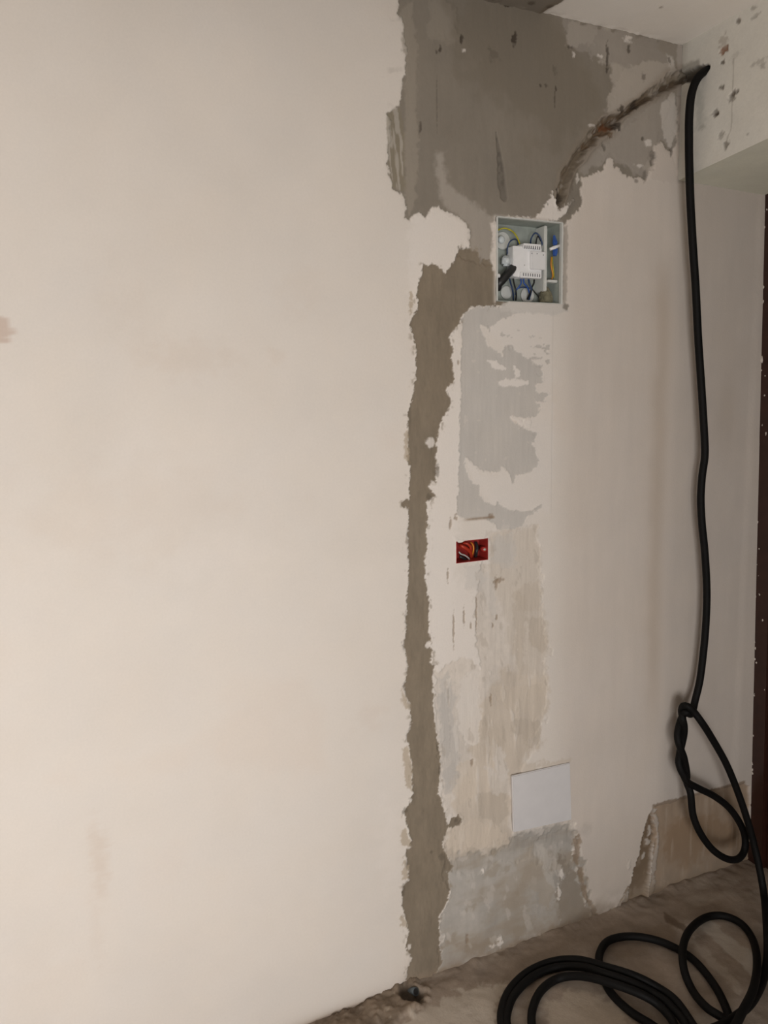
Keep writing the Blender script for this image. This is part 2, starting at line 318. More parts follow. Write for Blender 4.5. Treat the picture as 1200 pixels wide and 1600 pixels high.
    # pale trowelled patch under the junction box
    nz = 0.010*fbm(x, z, 0.018, 3, 70, sx=.6, sy=1.6)*sstep(PW(775, 600)[0], PW(810, 600)[0], x)
    m, d = P.layer(wpoly(G_POLY), CEM_G, amp=.0035, nscale=.012, edge=.002, h=-.0012, lip=.0004, seed=14, noise=nz)
    P.mul(1+m*(0.05*n_mid+0.05*fbm(x, z, .02, 3, 71, sx=3, sy=.3)))
    hb = sstep(.5, .62, fbm(x, z, .022, 3, 72))*m; P.mix(hb*.5, PLASTER*.9)
    for k, isl in enumerate(W_ISL): P.layer(wpoly(isl), PLASTER_B*.98, amp=.003, nscale=.01, edge=.002, h=.0012, seed=80+k)
    # comb marks in the fresh plaster on its right
    cm = wpoly([(762,505),(778,500),(850,530),(862,535),(858,600),(846,612),(838,575),(810,555),(776,528),(765,525)])
    m2, d = P.layer(cm, None, seed=15, amp=.006, margin=.03)
    sp = sstep(.30, .42, fbm(x, z, .02, 4, 73, sx=.8, sy=1.4))*m2; P.mix(sp*.7, CEM_G*.86); P.h -= .001*sp
    sm = np.exp(-((z-PW(740, 811)[2])/.0035)**2)*sstep(PW(720, 810)[0], PW(735, 810)[0], x)*(1-sstep(PW(770, 810)[0], PW(776, 810)[0], x)); P.mix(sm*.75, BROWN*1.6); P.h -= .002*sm
    # lower grey cement
    m, d = P.layer(wpoly(C_POLY), CEM_C, amp=.020, nscale=.05, edge=.010, h=-.003, seed=16)
    P.mul(1+m*(0.16*n_mid+0.12*streak+.06*fine)); P.mix(m*sstep(-.1, .4, n_sc)*.75, CEM_C*np.array([.80, .72, .62])); P.mix(m*sstep(.15, .45, fbm(x, z, .045, 4, 191))*.5, np.array([.34, .28, .21])); P.mix(m*sstep(.28, .45, fbm(x+.3*z, z, .03, 4, 192, sy=.6))*.45, PLASTER*.85); P.mix(m*sstep(.15, .5, fbm(x, z, .07, 4, 92))*.4, CEM_C*np.array([1.12, 1.13, 1.15]))
    P.layer(wpoly([(836,1318),(850,1315),(862,1350),(868,1392),(858,1396),(848,1360)]), CEM_C*1.25, amp=.006, soft=.006, alpha=.7, seed=63)
    P.layer(wpoly([(800,1350),(830,1330),(850,1360),(865,1395),(858,1430),(840,1400),(815,1372)]), BEIGE*.72, amp=.014, nscale=.03, soft=.008, alpha=.65, seed=64)
    P.layer(wpoly([(874,1335),(884,1345),(905,1378),(912,1400),(924,1425),(910,1440),(880,1445),(870,1400),(880,1370),(872,1350)]), np.array([.29, .245, .195]), amp=.014, nscale=.03, soft=.006, alpha=.8, seed=65)
    P.layer(wpoly([(806,1300),(890,1283),(900,1300),(890,1320),(840,1322),(800,1330)]), CEM_C*.72, amp=.01, soft=.01, alpha=.5, seed=66)
    for (a, b_, rx, ry) in [(782, 1474, 5, 10), (756, 1362, 2.5, 5), (874, 1390, 4, 14), (880, 1365, 4, 8), (898, 1330, 3, 8), (770, 1480, 5, 4)]:
        spot(P, a, b_, rx, ry, PLASTER_B, h=.003, alpha=.9, jit=.6, ang=.2, seed=a)
    for (a, b_, rx, ry) in [(730, 1470, 3, 8), (776, 1512, 5, 5), (738, 1192, 2.5, 6), (736, 979, 1.5, 6), (700, 897, 1.6, 10), (777, 965, 2, 5), (771, 977, 1.5, 4), (768, 1092, 2, 8), (704, 818, 2, 7), (712, 808, 3, 4), (769, 807, 6, 4), (779, 908, 8, 4), (716, 566, 1.5, 3), (776, 912, 3, 10), (709, 985, 1.5, 25), (725, 965, 1.5, 14), (745, 960, 1.5, 22), (665, 1008, 2, 3)]:
        spot(P, a, b_, rx, ry, BROWN*1.5, h=-.002, alpha=.6, jit=.5, ang=-.2, seed=a)
    # upper cement patch
    nz = 0.008*fbm(x, z, .03, 3, 93)*sstep(PW(880, 100)[0], PW(900, 100)[0], x)
    m, dU = P.layer(wpoly(U_POLY), CEM_U, amp=.004, nscale=.014, edge=.002, h=-.003, lip=-.0008, seed=17, noise=nz)
    P.mul(1+m*(0.07*n_mid+0.05*fbm(x, z, .05, 4, 94, sx=2.2, sy=.25)+.03*fine)); P.h += m*.0012*fbm(x, z, .06, 4, 95, sx=1.6, sy=.4)
    b, d = P.layer(wpoly([(626,20),(646,0),(652,60),(652,190),(655,260),(648,320),(640,335),(634,300),(634,110)]), CEM_U*1.30, amp=.006, soft=.005, alpha=.75*1, h=.0012, seed=18)
    b, d = P.layer(wpoly([(672,0),(705,0),(712,30),(720,62),(712,68),(690,60),(668,60)]), CEM_U*1.25, amp=.008, soft=.006, alpha=.7, h=.0015, lip=.0008, seed=19)
    b, d = P.layer(wpoly([(683,240),(694,238),(700,285),(735,312),(772,340),(773,410),(738,400),(733,352),(700,325),(685,300)]), CEM_U2*1.05, amp=.006, soft=.01, alpha=.8, seed=20)
    b, d = P.layer(wpoly([(690,0),(780,0),(860,0),(890,60),(935,150),(880,250),(800,200),(740,120),(705,60)]), CEM_U*np.array([.86,.84,.80]), amp=.04, nscale=.1, soft=.04, alpha=.8, seed=22)
    # paler scraped area to the right
    r, d = P.layer(wpoly([(885,30),(945,42),(1000,55),(1075,72),(1075,150),(1059,180),(1054,228),(1032,219),(1011,282),(957,240),(930,262),(915,270),(905,262),(925,215),(948,180),(960,140),(955,100),(900,75),(886,60)]), CEM_U2*.86, amp=.012, nscale=.03, edge=.005, h=.0012, seed=23)
    P.mul(1+r*(.14*n_mid+.10*n_sc))
    r2 = sstep(.05, .3, fbm(x, z, .07, 5, 96))*r; P.mix(r2*.6, CEM_U2*1.22)
    for pl, c_, sd in [([(885,72),(930,68),(935,40),(890,32)], CEM_U2*1.0, 24), ([(950,175),(952,150),(975,110),(1005,95),(1035,95),(1050,105),(1040,125),(1010,140),(985,165),(962,185)], CEM_U2*1.15, 25), ([(935,235),(975,205),(1010,170),(1040,150),(1050,165),(1030,210),(1020,240),(1000,268),(960,250)], CEM_U2*.92, 26), ([(1042,85),(1053,92),(1056,110),(1040,128),(1034,124),(1048,108)], PLASTER*.78, 27), ([(1033,160),(1056,142),(1058,200),(1050,234),(1040,215),(1034,190)], PLASTER*.80, 28), ([(1030,222),(1038,232),(1052,245),(1060,285),(1016,284),(1018,262),(1024,250),(1018,238)], RIGHTP*.97, 29)]:
        P.layer(wpoly(pl), c_, amp=.006, nscale=.02, edge=.003, h=.0012, seed=sd, alpha=.85)
    P.layer(wpoly([(1040,25),(1075,40),(1075,120),(1062,115),(1050,90),(1030,75)]), CEM_U*1.15, amp=.008, soft=.006, alpha=.7, seed=30)
    P.layer(wpoly([(1060,40),(1080,40),(1080,285),(1059,285),(1060,200),(1057,140)]), RIGHTP*.72, amp=.003, soft=.004, alpha=.75, seed=32)
    for (a, b_, rx, ry, ang, al) in [(789, 3, 10, 4, 0, .9), (805, 60, 4, 7, .4, .9), (689, 76, 3, 4, 0, .8), (683, 80, 2, 3, 0, .6), (722, 60, 3, 6, -.3, .8), (846, 133, 2, 2.5, 0, .8), (854, 132, 3, 3, 0, .6), (870, 138, 1.5, 3, 0, .7), (868, 155, 1.2, 9, 0, .5), (772, 85, 8, 9, .5, .25), (868, 110, 3, 8, .2, .3), (658, 198, 2, 5, -.4, .6), (684, 160, 1.2, 30, 0, .3), (950, 92, 2.5, 18, .15, .7), (983, 76, 3, 5, 0, .7), (1006, 119, 4, 5, 0, .5), (892, 73, 4, 2, 0, .6), (895, 285, 3, 12, 0, .3), (900, 22, 6, 3, 0, .5), (1047, 95, 3, 5, .6, .6), (1050, 236, 3, 8, -.4, .6), (1004, 216, 2.5, 3, 0, .7), (1020, 248, 4, 12, 0, .5), (995, 282, 4, 3, 0, .5), (1008, 275, 4, 8, 0, .4)]:
        spot(P, a, b_, rx, ry, DARK*1.3, h=-.002, alpha=al, ang=ang, jit=.5, seed=int(a))
    # long gouge
    gq, gd = dist_path(x, z, [(PW(a, b)[0], PW(a, b)[2], w_*.0019) for a, b, w_ in [(776, 205, 1), (780, 230, 3), (784, 262, 6), (786, 290, 7), (789, 308, 6)]])
    mg = 1-sstep(.6, 1.15, gq+.3*fine); P.mix(mg*(.45+.35*sstep(-.2,.3,fine)), CEM_U*.45); P.h -= .003*mg
    for (a, b_, rx, ry) in [(982, 60, 8, 4), (898, 84, 2.5, 4), (938, 87, 4, 2.5), (1013, 224, 5, 6), (1000, 258, 8, 3), (925, 196, 6, 2), (903, 277, 3, 5), (725, 79, 3, 2), (968, 203, 3, 3)]:
        spot(P, a, b_, rx, ry, PLASTER_B*.9, h=.002, alpha=.8, jit=.6, seed=int(a)+3)
    # scratched bristle marks at the left edge
    bz = wpoly([(604,177),(626,165),(632,200),(634,300),(615,293),(608,267),(607,240)])
    m, d = P.layer(bz, CEM_U*np.array([1.0, .98, .86]), amp=.003, soft=.003, alpha=.7, seed=33)
    sc = sstep(.16, .34, fbm(x+.09*z, z, .0065, 2, 97, sx=1, sy=.12))*m; P.mix(sc*.6, PLASTER*.8); P.h += sc*.0008
    sc2 = sstep(.3, .6, fbm(x, z, .03, 4, 98))*np.clip(1+sdf(x, z, wpoly([(610,30),(626,30),(626,170),(608,175)]), .04)/.012, 0, 1); P.mix(sc2*.25, CEM_U2)
    # the filled chase
    m, dS = P.layer(wpoly(S_POLY), CEM_S, amp=.0035, nscale=.010, edge=.0018, h=-.0022, lip=.0006, seed=34)
    P.mul(1+m*(.09*n_mid+.10*fbm(x, z, .035, 4, 99, sx=1.5, sy=.6)+.05*fine)); P.h += m*.0030*fbm(x, z, .045, 4, 100, sx=1.4, sy=.5)
    # smeared films along both edges of the chase
    for k, pl in enumerate([[(632,1085),(640,1100),(642,1110),(634,1108),(627,1097),(628,1075)], [(636,1165),(644,1200),(644,1235),(634,1228),(630,1190),(628,1172)], [(633,1295),(642,1315),(640,1325),(628,1318),(625,1300)], [(638,690),(640,725),(632,715),(631,680),(637,672)], [(630,1340),(640,1355),(638,1372),(629,1374)], [(640,455),(646,462),(643,492),(639,496)], [(626,1430),(634,1440),(636,1450),(626,1446)]]):
        P.layer(wpoly(pl), CEM_S*1.9, amp=.004, nscale=.01, soft=.003, alpha=.75, seed=110+k)
    sE = np.exp(-((dS+.002)/.0025)**2)*(x < PW(655, 800)[0])*sstep(.1, .5, fbm(x, z, .12, 3, 120)); P.mix(sE*.55, DARK*2); P.h -= sE*.001  # shadow line of the plaster edge, painted dark along the left side
    edg = sstep(.25, .5, fbm(x, z, .016, 3, 121))*np.exp(-((dS+.006)/.006)**2); P.mix(edg*.6, CEM_S*1.35)
    for (a, b_, rx, ry) in [(675, 1332, 3, 3), (690, 1340, 5, 6), (684, 1168, 2, 5), (687, 1204, 2, 8), (714, 1283, 3, 3), (633, 1268, 4, 5), (631, 1392, 3, 10), (683, 735, 4, 8), (671, 776, 5, 5)]:
        spot(P, a, b_, rx, ry, CEM_S*.6, h=-.001, alpha=.6, seed=int(b_))
    for (a, b_, rx, ry) in [(672, 692, 6, 6), (677, 756, 5, 4), (670, 1008, 4, 5), (641, 1252, 3, 4), (640, 1325, 4, 3), (640, 1480, 3, 5)]:
        spot(P, a, b_, rx, ry, PLASTER_B, h=.001, alpha=.8, seed=int(b_)+1)
    # chase running up to the cable hole
    pts = [(PW(a, b)[0], PW(a, b)[2], w_*.0019) for a, b, w_ in CRACK]
    jx = x+.006*fbm(x, z, .03, 3, 130); jz = z+.006*fbm(x, z, .03, 3, 131)
    q, d = dist_path(jx, jz, pts); q2, _ = dist_path(jx, jz, [(a, b, c*2.1) for a, b, c in pts])
    P.mix((1-sstep(.5, 1.2, q2))*.45, CEM_U*.85*np.array([1.05, .95, .85]))
    nq = .55*fbm(x, z, .022, 4, 132) + .35*fine
    mC = 1-sstep(.45, 1.15, q+nq); up_ = sstep(PW(1000, 160)[0], PW(1030, 145)[0], x); lowr = 1-sstep(PW(920, 230)[0], PW(938, 212)[0], x)
    P.mix(mC*.8, CEM_U*np.array([.86, .80, .70])); P.h -= .012*mC
    P.mix(mC*(1-up_)*(1-lowr)*.8, BROWN*.75)
    side = [(a_+.004, b_-.0045 if a_ > PW(960, 180)[0] else b_+.001, c_*.42) for a_, b_, c_ in pts]
    qs, _ = dist_path(jx, jz, side); mS = 1-sstep(.4, 1.2, qs+nq); P.mix(mS*(.85-.45*lowr), BROWN*.55); P.h -= .006*mS
    lft = [(a_-.010, b_+.004, c_*.3) for a_, b_, c_ in pts if a_ < PW(930, 200)[0]]
    qs, _ = dist_path(jx, jz, lft); mS = 1-sstep(.4, 1.3, qs+nq*1.4); P.mix(mS*.5, BROWN*.9)
    P.mix(mC*sstep(.15, .4, fbm(x, z, .018, 4, 133))*.55, CEM_U2*.95)
    P.h += .003*np.exp(-((q-1.3)/.3)**2)
    for (a, b_, rx, ry, c_) in [(950, 196, 9, 6, RUST*.8), (944, 200, 4, 3, RUST*1.1), (958, 192, 7, 4, BROWN*.6), (966, 197, 7, 5, DARK), (997, 163, 6, 6, DARK*1.2), (973, 172, 6, 5, DARK*1.5), (918, 226, 5, 4, BROWN), (876, 304, 7, 7, DARK), (873, 312, 6, 6, DARK), (943, 206, 14, 6, BROWN), (944, 229, 4, 4, CEM_U*.7)]:
        spot(P, a, b_, rx, ry, c_, h=-.004, alpha=.85, jit=.6, seed=int(a)+9, soft=.3)
    P.layer(wpoly([(855,318),(864,300),(868,312),(874,326),(890,316),(896,312),(884,336),(868,344),(850,347),(800,344),(798,340),(838,339),(848,330)]), PLASTER_B*.95, amp=.005, nscale=.01, edge=.0025, h=.004, seed=35)
    P.layer(wpoly([(890,300),(905,302),(900,325),(890,335),(882,342),(880,350),(888,330)]), CEM_U*.85, amp=.005, soft=.004, alpha=.8, seed=36)
    # mortar around the junction box
    jx0, jx1, jz0, jz1 = JB
    dx = np.maximum(np.maximum(jx0-x, x-jx1), 0); dz = np.maximum(np.maximum(jz0-z, z-jz1), 0); dj = np.hypot(dx, dz)
    rim = np.exp(-(dj/.006)**2)*(dj > 0); P.h += .003*rim*(1+.6*fine); P.mix(rim*.8*(z > jz0-.03)*((x > jx1) | (x < jx0) | (z > jz1)), PLASTER*.86)
    P.layer(wpoly([(800,468),(884,472),(886,486),(870,492),(800,487),(775,482)]), CEM_G*1.12, amp=.005, soft=.004, alpha=.85, h=.001, seed=37)
    P.layer(wpoly([(879,355),(887,352),(887,400),(885,470),(880,474),(879,420)]), CEM_U2*1.0, amp=.003, soft=.004, alpha=.8, seed=38)
    for pl in ([(767,348),(775,345),(775,480-60),(770,425),(768,400),(771,380)],): P.layer(wpoly(pl), PLASTER*.95, amp=.003, soft=.003, alpha=.8, seed=39)
    spot(P, 884, 478, 5, 5, CEM_U*.8, alpha=.8, seed=40)
    xl = PW(862, 700)[0]+.002*n_mid; ln = np.exp(-((x-xl)/.002)**2)*(z < jz0-.02)*(z > 1.35); P.mix(ln*.22, CEM_G*.8)
    # plaster dabs around the red socket box
    P.layer(wpoly([(708,838),(712,842),(713,882),(766,880),(766,838),(740,842),(728,846),(722,840),(718,848),(714,842)]), PLASTER_B*.97, amp=.004, soft=.005, alpha=.8, h=.0012, seed=41)
    P.layer(wpoly([(768,845),(780,838),(800,850),(806,880),(796,885),(775,872)]), CEM_G*1.05, amp=.008, soft=.008, alpha=.5, seed=42)
    # broken bottom of the wall
    m, d = P.layer(wpoly([(1019,1257),(1163,1219),(1164,1231),(1022,1271)]), BROWN*1.3, amp=.003, soft=.003, alpha=.8, seed=50)  # overhang shadow along the top of the recess, painted as a brown band
    m, d = P.layer(wpoly(TILE_P), np.array([.37, .275, .195]), amp=.004, nscale=.02, edge=.003, h=-.009, seed=51)
    P.mul(1+m*(.12*n_mid+.12*fbm(x, z, .03, 3, 140, sx=2, sy=.5)))
    P.layer(wpoly([(1040,1300),(1075,1280),(1120,1275),(1160,1290),(1165,1320),(1120,1330),(1085,1345),(1045,1345)]), np.array([.29, .185, .105]), amp=.03, nscale=.05, soft=.03, alpha=.7, seed=52)
    m, d = P.layer(wpoly(GROOVE), BROWN*1.05, amp=.005, nscale=.015, edge=.003, h=-.016, lip=.001, seed=53)
    P.mul(1+m*.3*n_mid); P.mix(m*sstep(.1, .4, fbm(x, z, .02, 4, 196, sy=.6))*.5, np.array([.36, .29, .22]))
    P.layer(wpoly([(1020,1268),(1026,1290),(1028,1320),(1022,1345),(1020,1380),(1014,1400),(1010,1425),(1016,1428),(1024,1390),(1028,1350),(1032,1320),(1030,1280)]), RIGHTP*.78, amp=.006, edge=.003, alpha=.8, h=.004, seed=58)
    P.mix(sdf(x, z, wpoly([(1040,1262),(1165,1232),(1168,1370),(1030,1415)]), .04).clip(0, .01)/.01*sstep(.1, .5, fbm(x, z, .05, 4, 197, sx=3, sy=.35))*.45, np.array([.50, .40, .31]))
    for (a, b_, rx, ry) in [(1020, 1300, 5, 8), (1017, 1318, 6, 5), (987, 1378, 3, 10), (985, 1400, 2, 8), (1010, 1340, 3, 5), (925, 1430, 5, 4), (915, 1405, 3, 10), (903, 1362, 3, 6), (983, 1352, 3, 8), (1025, 1268, 4, 3)]:
        spot(P, a, b_, rx, ry, PLASTER*.85, h=.003, alpha=.75, jit=.7, seed=int(a)+int(b_))
    m, d = P.layer(wpoly([(905,1300),(908,1325),(905,1345),(914,1378),(917,1395),(930,1420),(940,1437),(932,1437),(912,1405),(908,1380),(898,1340),(896,1310)]), BROWN*1.5, amp=.006, soft=.004, alpha=.7, h=-.001, seed=54)
    m, d = P.layer(wpoly([(925,1445),(935,1436),(955,1423),(966,1412),(974,1400),(984,1382),(982,1400),(970,1418),(975,1440),(950,1455)]), BROWN*1.7, amp=.006, soft=.004, alpha=.75, h=-.006, seed=55)
    P.layer(wpoly([(938,1436),(952,1425),(965,1415),(975,1402),(984,1392),(986,1412),(988,1440),(975,1440),(968,1428),(958,1440),(948,1436)]), RIGHTP*.8, amp=.005, edge=.003, alpha=.75, h=.004, seed=56)
    spot(P, 915, 1295, 12, 10, RIGHTP*.8, alpha=.5, soft=.7, seed=5)
    # dirt along the foot of the wall
    foot = np.exp(-np.clip(z, 0, 9)/.035)*(1+.7*n_mid)*sstep(PW(620, 1500)[0], PW(660, 1500)[0], x); P.mix(np.clip(foot*(1+2.2*fbm(x, z, .04, 4, 195)), 0, 1)*.85, np.array([.30, .24, .18]))
    foot2 = np.exp(-np.clip(z, 0, 9)/.012)*(1+.8*n_mid); P.mix(np.clip(foot2, 0, 1)*.6, BROWN*1.6)
    grime = (1-sstep(.1, .45, z))*sstep(PW(700, 1500)[0], PW(900, 1500)[0], x); P.mix(grime*.16, np.array([.33, .27, .2]))
    # hole at the chase foot: a dent with its darkness painted in
    P.layer(wpoly([(625,1540),(638,1532),(650,1548),(655,1570),(640,1580),(628,1560)]), DARK, amp=.005, edge=.004, h=-.02, seed=57)
    P.h += .0006*n_mid + .0008*n_big
    # ragged plaster lip against the door frame
    P.h += 0.003*sstep(2.15, 2.19, x+.004*fine)
    Y = -P.h
    return np.stack([x, Y, z], 1), np.clip(P.col, .01, .95)

def in_rect(R, g=0.0):
    return lambda u, v: (u > R[0]-g) & (u < R[1]+g) & (v > R[2]-g) & (v < R[3]+g)
def snap(a, vals):
    a = np.array(a)
    for v in vals: a[np.argmin(abs(a-v))] = v
    return a
ux = np.concatenate([np.linspace(-2.6, -.3, 24), np.arange(-.28, .80, .012), np.arange(.80, 1.56, .0021), np.arange(1.56, 2.36, .0036)])
uz = np.concatenate([[-.06, -.03], np.arange(-.01, 2.73, .0024)])
ux = snap(ux, [JB[0], JB[1], RB[0], RB[1]]); uz = snap(uz, [JB[2], JB[3], RB[2], RB[3]])
hj, hr = in_rect(JB), in_rect(RB)
wall = struct(sheet('wall_back', ux, uz, wall_fn, M_wall, hole=lambda u, v: hj(u, v) | hr(u, v)))

# ---- the beam over the opening ----------------------------------------------
def beam_zb(y): return 2.322 + np.clip(-y, 0, .5)*0.085     # its underside rises a little towards the room
yb = np.concatenate([np.arange(0.0, .50, .003), np.linspace(.52, 1.35, 20)])
def beam_fn(u, v):            # u = distance from the wall, v 0..1 bottom to top
    y = -u; z = beam_zb(y) + v*(HZ+.01-beam_zb(y)); s = Paint(u, z, np.array([.80, .77, .70]))
    n_mid = fbm(u, z, .1, 4, 201); fine = fbm(u, z, .012, 3, 202)
    s.mul(1+.05*n_mid+.03*fine)
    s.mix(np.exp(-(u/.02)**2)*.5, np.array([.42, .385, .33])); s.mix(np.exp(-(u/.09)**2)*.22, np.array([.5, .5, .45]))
    def sp(px, py, rx, ry, col, al=.85, h=-.004):
        c = PX(px, py); k = .0019; q = np.hypot((u+c[1])/(rx*k*1.7), (z-c[2])/(ry*k)) + .9*fbm(u, z, .007, 3, int(px*7)); m = (1-sstep(.5, 1.3, q))*al
        s.mix(m, col); s.h += h*m
    sp(1130.5, 79, 4, 6, RUST*1.4); sp(1130, 66, 5, 11, np.array([.42, .36, .3]), .5, 0)
    for a, b_, rx, ry, al in [(1129, 97, 2.2, 3.2, .8), (1127.5, 137, 3, 3.6, .75), (1146, 146, 4, 4.5, .8), (1143, 153, 4, 6, .6), (1118, 177, 4, 4.5, .6), (1119, 178, 2, 2.2, .9), (1096, 199, 4, 3.5, .3), (1126, 211, 3.2, 5, .45), (1133, 227, 3.4, 5.5, .65), (1153, 33, 2, 4, .7), (1180, 25, 5, 3, .35), (1178, 12, 3, 3, .4)]:
        sp(a, b_, rx, ry, DARK*2.2, al)
    sp(1185, 97, 7, 3, np.array([.36, .33, .28]), .45, 0); sp(1192, 103, 3, 4, np.array([.3, .27, .22]), .5, 0)
    sp(1150, 85, 6, 4, np.array([.45, .42, .37]), .3, 0); sp(1168, 210, 1.5, 2, DARK*3, .4, 0)
    cr = [(PX(a, b_)[1]*-1, PX(a, b_)[2], .0025) for a, b_ in [(1146, 92), (1146, 115), (1145, 140), (1143, 190), (1141, 205), (1137, 213), (1134, 226)]]
    q, d = dist_path(u, z, cr); s.mix((1-sstep(.4, 1.2, q+.4*fine))*.45, np.array([.34, .3, .25]))
    # dark smear and slot where the cable goes in
    ch = [(PX(a, b_)[1]*-1, PX(a, b_)[2], w_*.0019) for a, b_, w_ in [(1066, 122, 8), (1080, 117, 9), (1095, 111, 8), (1104, 107, 5)]]
    q, d = dist_path(u, z, ch); m = 1-sstep(.6, 1.25, q+.3*fine); s.mix(m*.93, DARK*.9); s.h -= .02*m
    ch = [(PX(a, b_)[1]*-1, PX(a, b_)[2], w_*.0019) for a, b_, w_ in [(1066, 110, 8), (1078, 107, 8), (1088, 100, 6)]]
    q, d = dist_path(u, z, ch); s.mix((1-sstep(.5, 1.4, q+.4*fine))*.6, np.array([.22, .2, .165]))
    s.layer([(u_, z_) for u_, z_ in [(-PX(1086, 130)[1], PX(1086, 130)[2]), (-PX(1098, 140)[1], PX(1098, 140)[2]), (-PX(1102, 200)[1], PX(1102, 200)[2]), (-PX(1088, 200)[1], PX(1088, 200)[2])]], np.array([.50, .50, .45]), amp=.008, soft=.012, alpha=.5, seed=3)
    s.h += .0015*n_mid
    return np.stack([XB - s.h, y, z], 1), np.clip(s.col, .01, .95)
beam_face = sheet('ceiling_beam', yb, np.linspace(0, 1, 150), beam_fn, M_beam)
# underside, far face, top: joined as one solid with the face
def under_fn(u, v):
    y = -u; x = XB + v*.42; z = beam_zb(y)*(1-v)+(2.312+np.clip(u, 0, .5)*.05)*v; n = fbm(x, y, .08, 4, 205)
    col = np.tile(np.array([.76, .745, .63]), (u.size, 1))*(1+.06*n)[:, None]
    return np.stack([x, y, z+.0012*n], 1), col
under = sheet('beam_soffit', yb, np.linspace(0, 1, 60), under_fn, M_beam)
under.name = 'trim_1'; struct(under)
beam_face.name = 'trim_2'; struct(beam_face)

# ---- ceiling -----------------------------------------------------------------
def ceil_fn(x, yv):
    s = Paint(x, yv, np.array([.93, .88, .815])); n = fbm(x, yv, .15, 4, 210); fine = fbm(x, yv, .015, 3, 211)
    s.mul(1+.03*n); q = PF(864, 0, HZ)[0]; y0 = PF(868, 18, HZ)
    edge = sstep(0, .006, (PF(866, 5, HZ)[0]+.02*(-yv)/.1+.006*fbm(x, yv, .03, 3, 212))-x)*sstep(-.35, -.25, yv)
    s.mix(edge, CEM_U*.95); s.mix(np.exp(-((x-q-.01)/.012)**2)*sstep(-.1, -.0, yv)*.55, BROWN); s.h += .004*edge
    for (a, b_, r) in [(770, -6, .012), (830, 3, .01), (860, 8, .012)]:
        c = PF(a, b_, HZ); s.mix((1-sstep(.5, 1.2, np.hypot(x-c[0], yv-c[1])/r+.4*fine))*.7, DARK*2)
    c = PF(1033, 12, HZ); s.mix((1-sstep(.5, 1.2, np.hypot(x-c[0], (yv-c[1])*.5)/.004))*.6, BROWN)
    return np.stack([x, yv, HZ + .002*n + .003*np.exp(-((yv)/.01)**2)*fine - s.h], 1), np.clip(s.col, .01, .95)
cx = np.concatenate([np.linspace(-2.6, 1.0, 20), np.arange(1.02, 1.83, .005), [1.9, 2.3]]); cy = np.concatenate([np.linspace(-3.6, -.36, 20), np.arange(-.34, .012, .005)])
struct(sheet('ceiling', cx, cy, ceil_fn, M_ceil))

# ---- floor -------------------------------------------------------------------
def floor_fn(x, y):
    s = Paint(x, y, np.array([.33, .265, .21])); n = fbm(x, y, .16, 5, 220); n2 = fbm(x, y, .05, 4, 221); fine = fbm(x, y, .012, 3, 222)
    s.mul(1+.22*n+.16*n2+.08*fine)
    s.mix(sstep(.05, .45, fbm(x+.4*y, y, .12, 4, 223, sx=.7, sy=1.6))*.55, np.array([.44, .375, .305]))
    def fp(pts, c_, al, soft=.012, amp=.015, h=0, seed=1):
        s.layer([tuple(PF(*p)[:2]) for p in pts], np.array(c_), amp=amp, nscale=.04, soft=soft, alpha=al, h=h, seed=seed)
    fp([(655,1580),(700,1555),(760,1545),(790,1535),(775,1600),(650,1640),(560,1640)], [.56, .49, .41], .8, amp=.035, seed=231)
    fp([(850,1560),(930,1545),(990,1575),(960,1640),(850,1640)], [.48, .40, .315], .7, amp=.03, seed=232)
    fp([(1085,1440),(1100,1432),(1185,1500),(1200,1535),(1180,1530)], [.50, .44, .37], .8, amp=.008, soft=.006, seed=233)
    fp([(1075,1470),(1085,1465),(1160,1540),(1150,1550)], [.44, .37, .30], .7, amp=.008, soft=.006, seed=234)
    fp([(1038,1425),(1075,1450),(1075,1460),(1040,1440)], [.12, .08, .05], .7, amp=.004, soft=.004, h=-.004, seed=235)
    fp([(940,1470),(1050,1440),(1060,1470),(960,1500)], [.25, .19, .14], .6, seed=236)
    # rubble of old mortar against the wall
    rb, d = s.layer([tuple(PF(*p)[:2]) for p in [(440,1640),(505,1602),(560,1575),(610,1552),(650,1530),(665,1560),(640,1585),(600,1600),(560,1640)]], np.array([.20, .15, .105]), amp=.02, nscale=.04, soft=.012, alpha=.85, seed=237)
    s.mul(1+rb*.5*n2)
    ch = sstep(.45, .6, fbm(x, y, .02, 3, 238))*rb; s.mix(ch*.5, np.array([.5, .42, .33]))
    wallrub = np.exp(-np.clip(-y, 0, 9)/.03)*sstep(.7, .9, x); s.mix(wallrub*sstep(-.2, .35, n2)*.5, np.array([.17, .125, .085]))
    s.mix(sstep(.9, 1.5, -y), np.array([.74, .69, .62]))  # unseen floor turned pale, added to bounce light up to the ceiling
    c = PF(643, 1556); q = np.hypot((x-c[0])/.035, (y-c[1])/.04)+.5*n2; hole = 1-sstep(.6, 1.2, q); s.mix(hole*.9, DARK)  # hole by the wall, its darkness painted over a shallow dip
    h = .004*n+.003*n2 + rb*(.012+.010*n2+.006*fine) + wallrub*(.006+.008*n2) - hole*.018
    return np.stack([x, y, h*sstep(-2.5, -.8, y)], 1), np.clip(s.col, .01, .9)
fx = np.concatenate([np.linspace(-2.6, .3, 15), np.arange(.32, 2.32, .0045), [2.6, 3.0]]); fy = np.concatenate([np.linspace(-3.6, -.78, 15), np.arange(-.76, .04, .0045)])
struct(sheet('floor', fx, fy, floor_fn, M_floor))

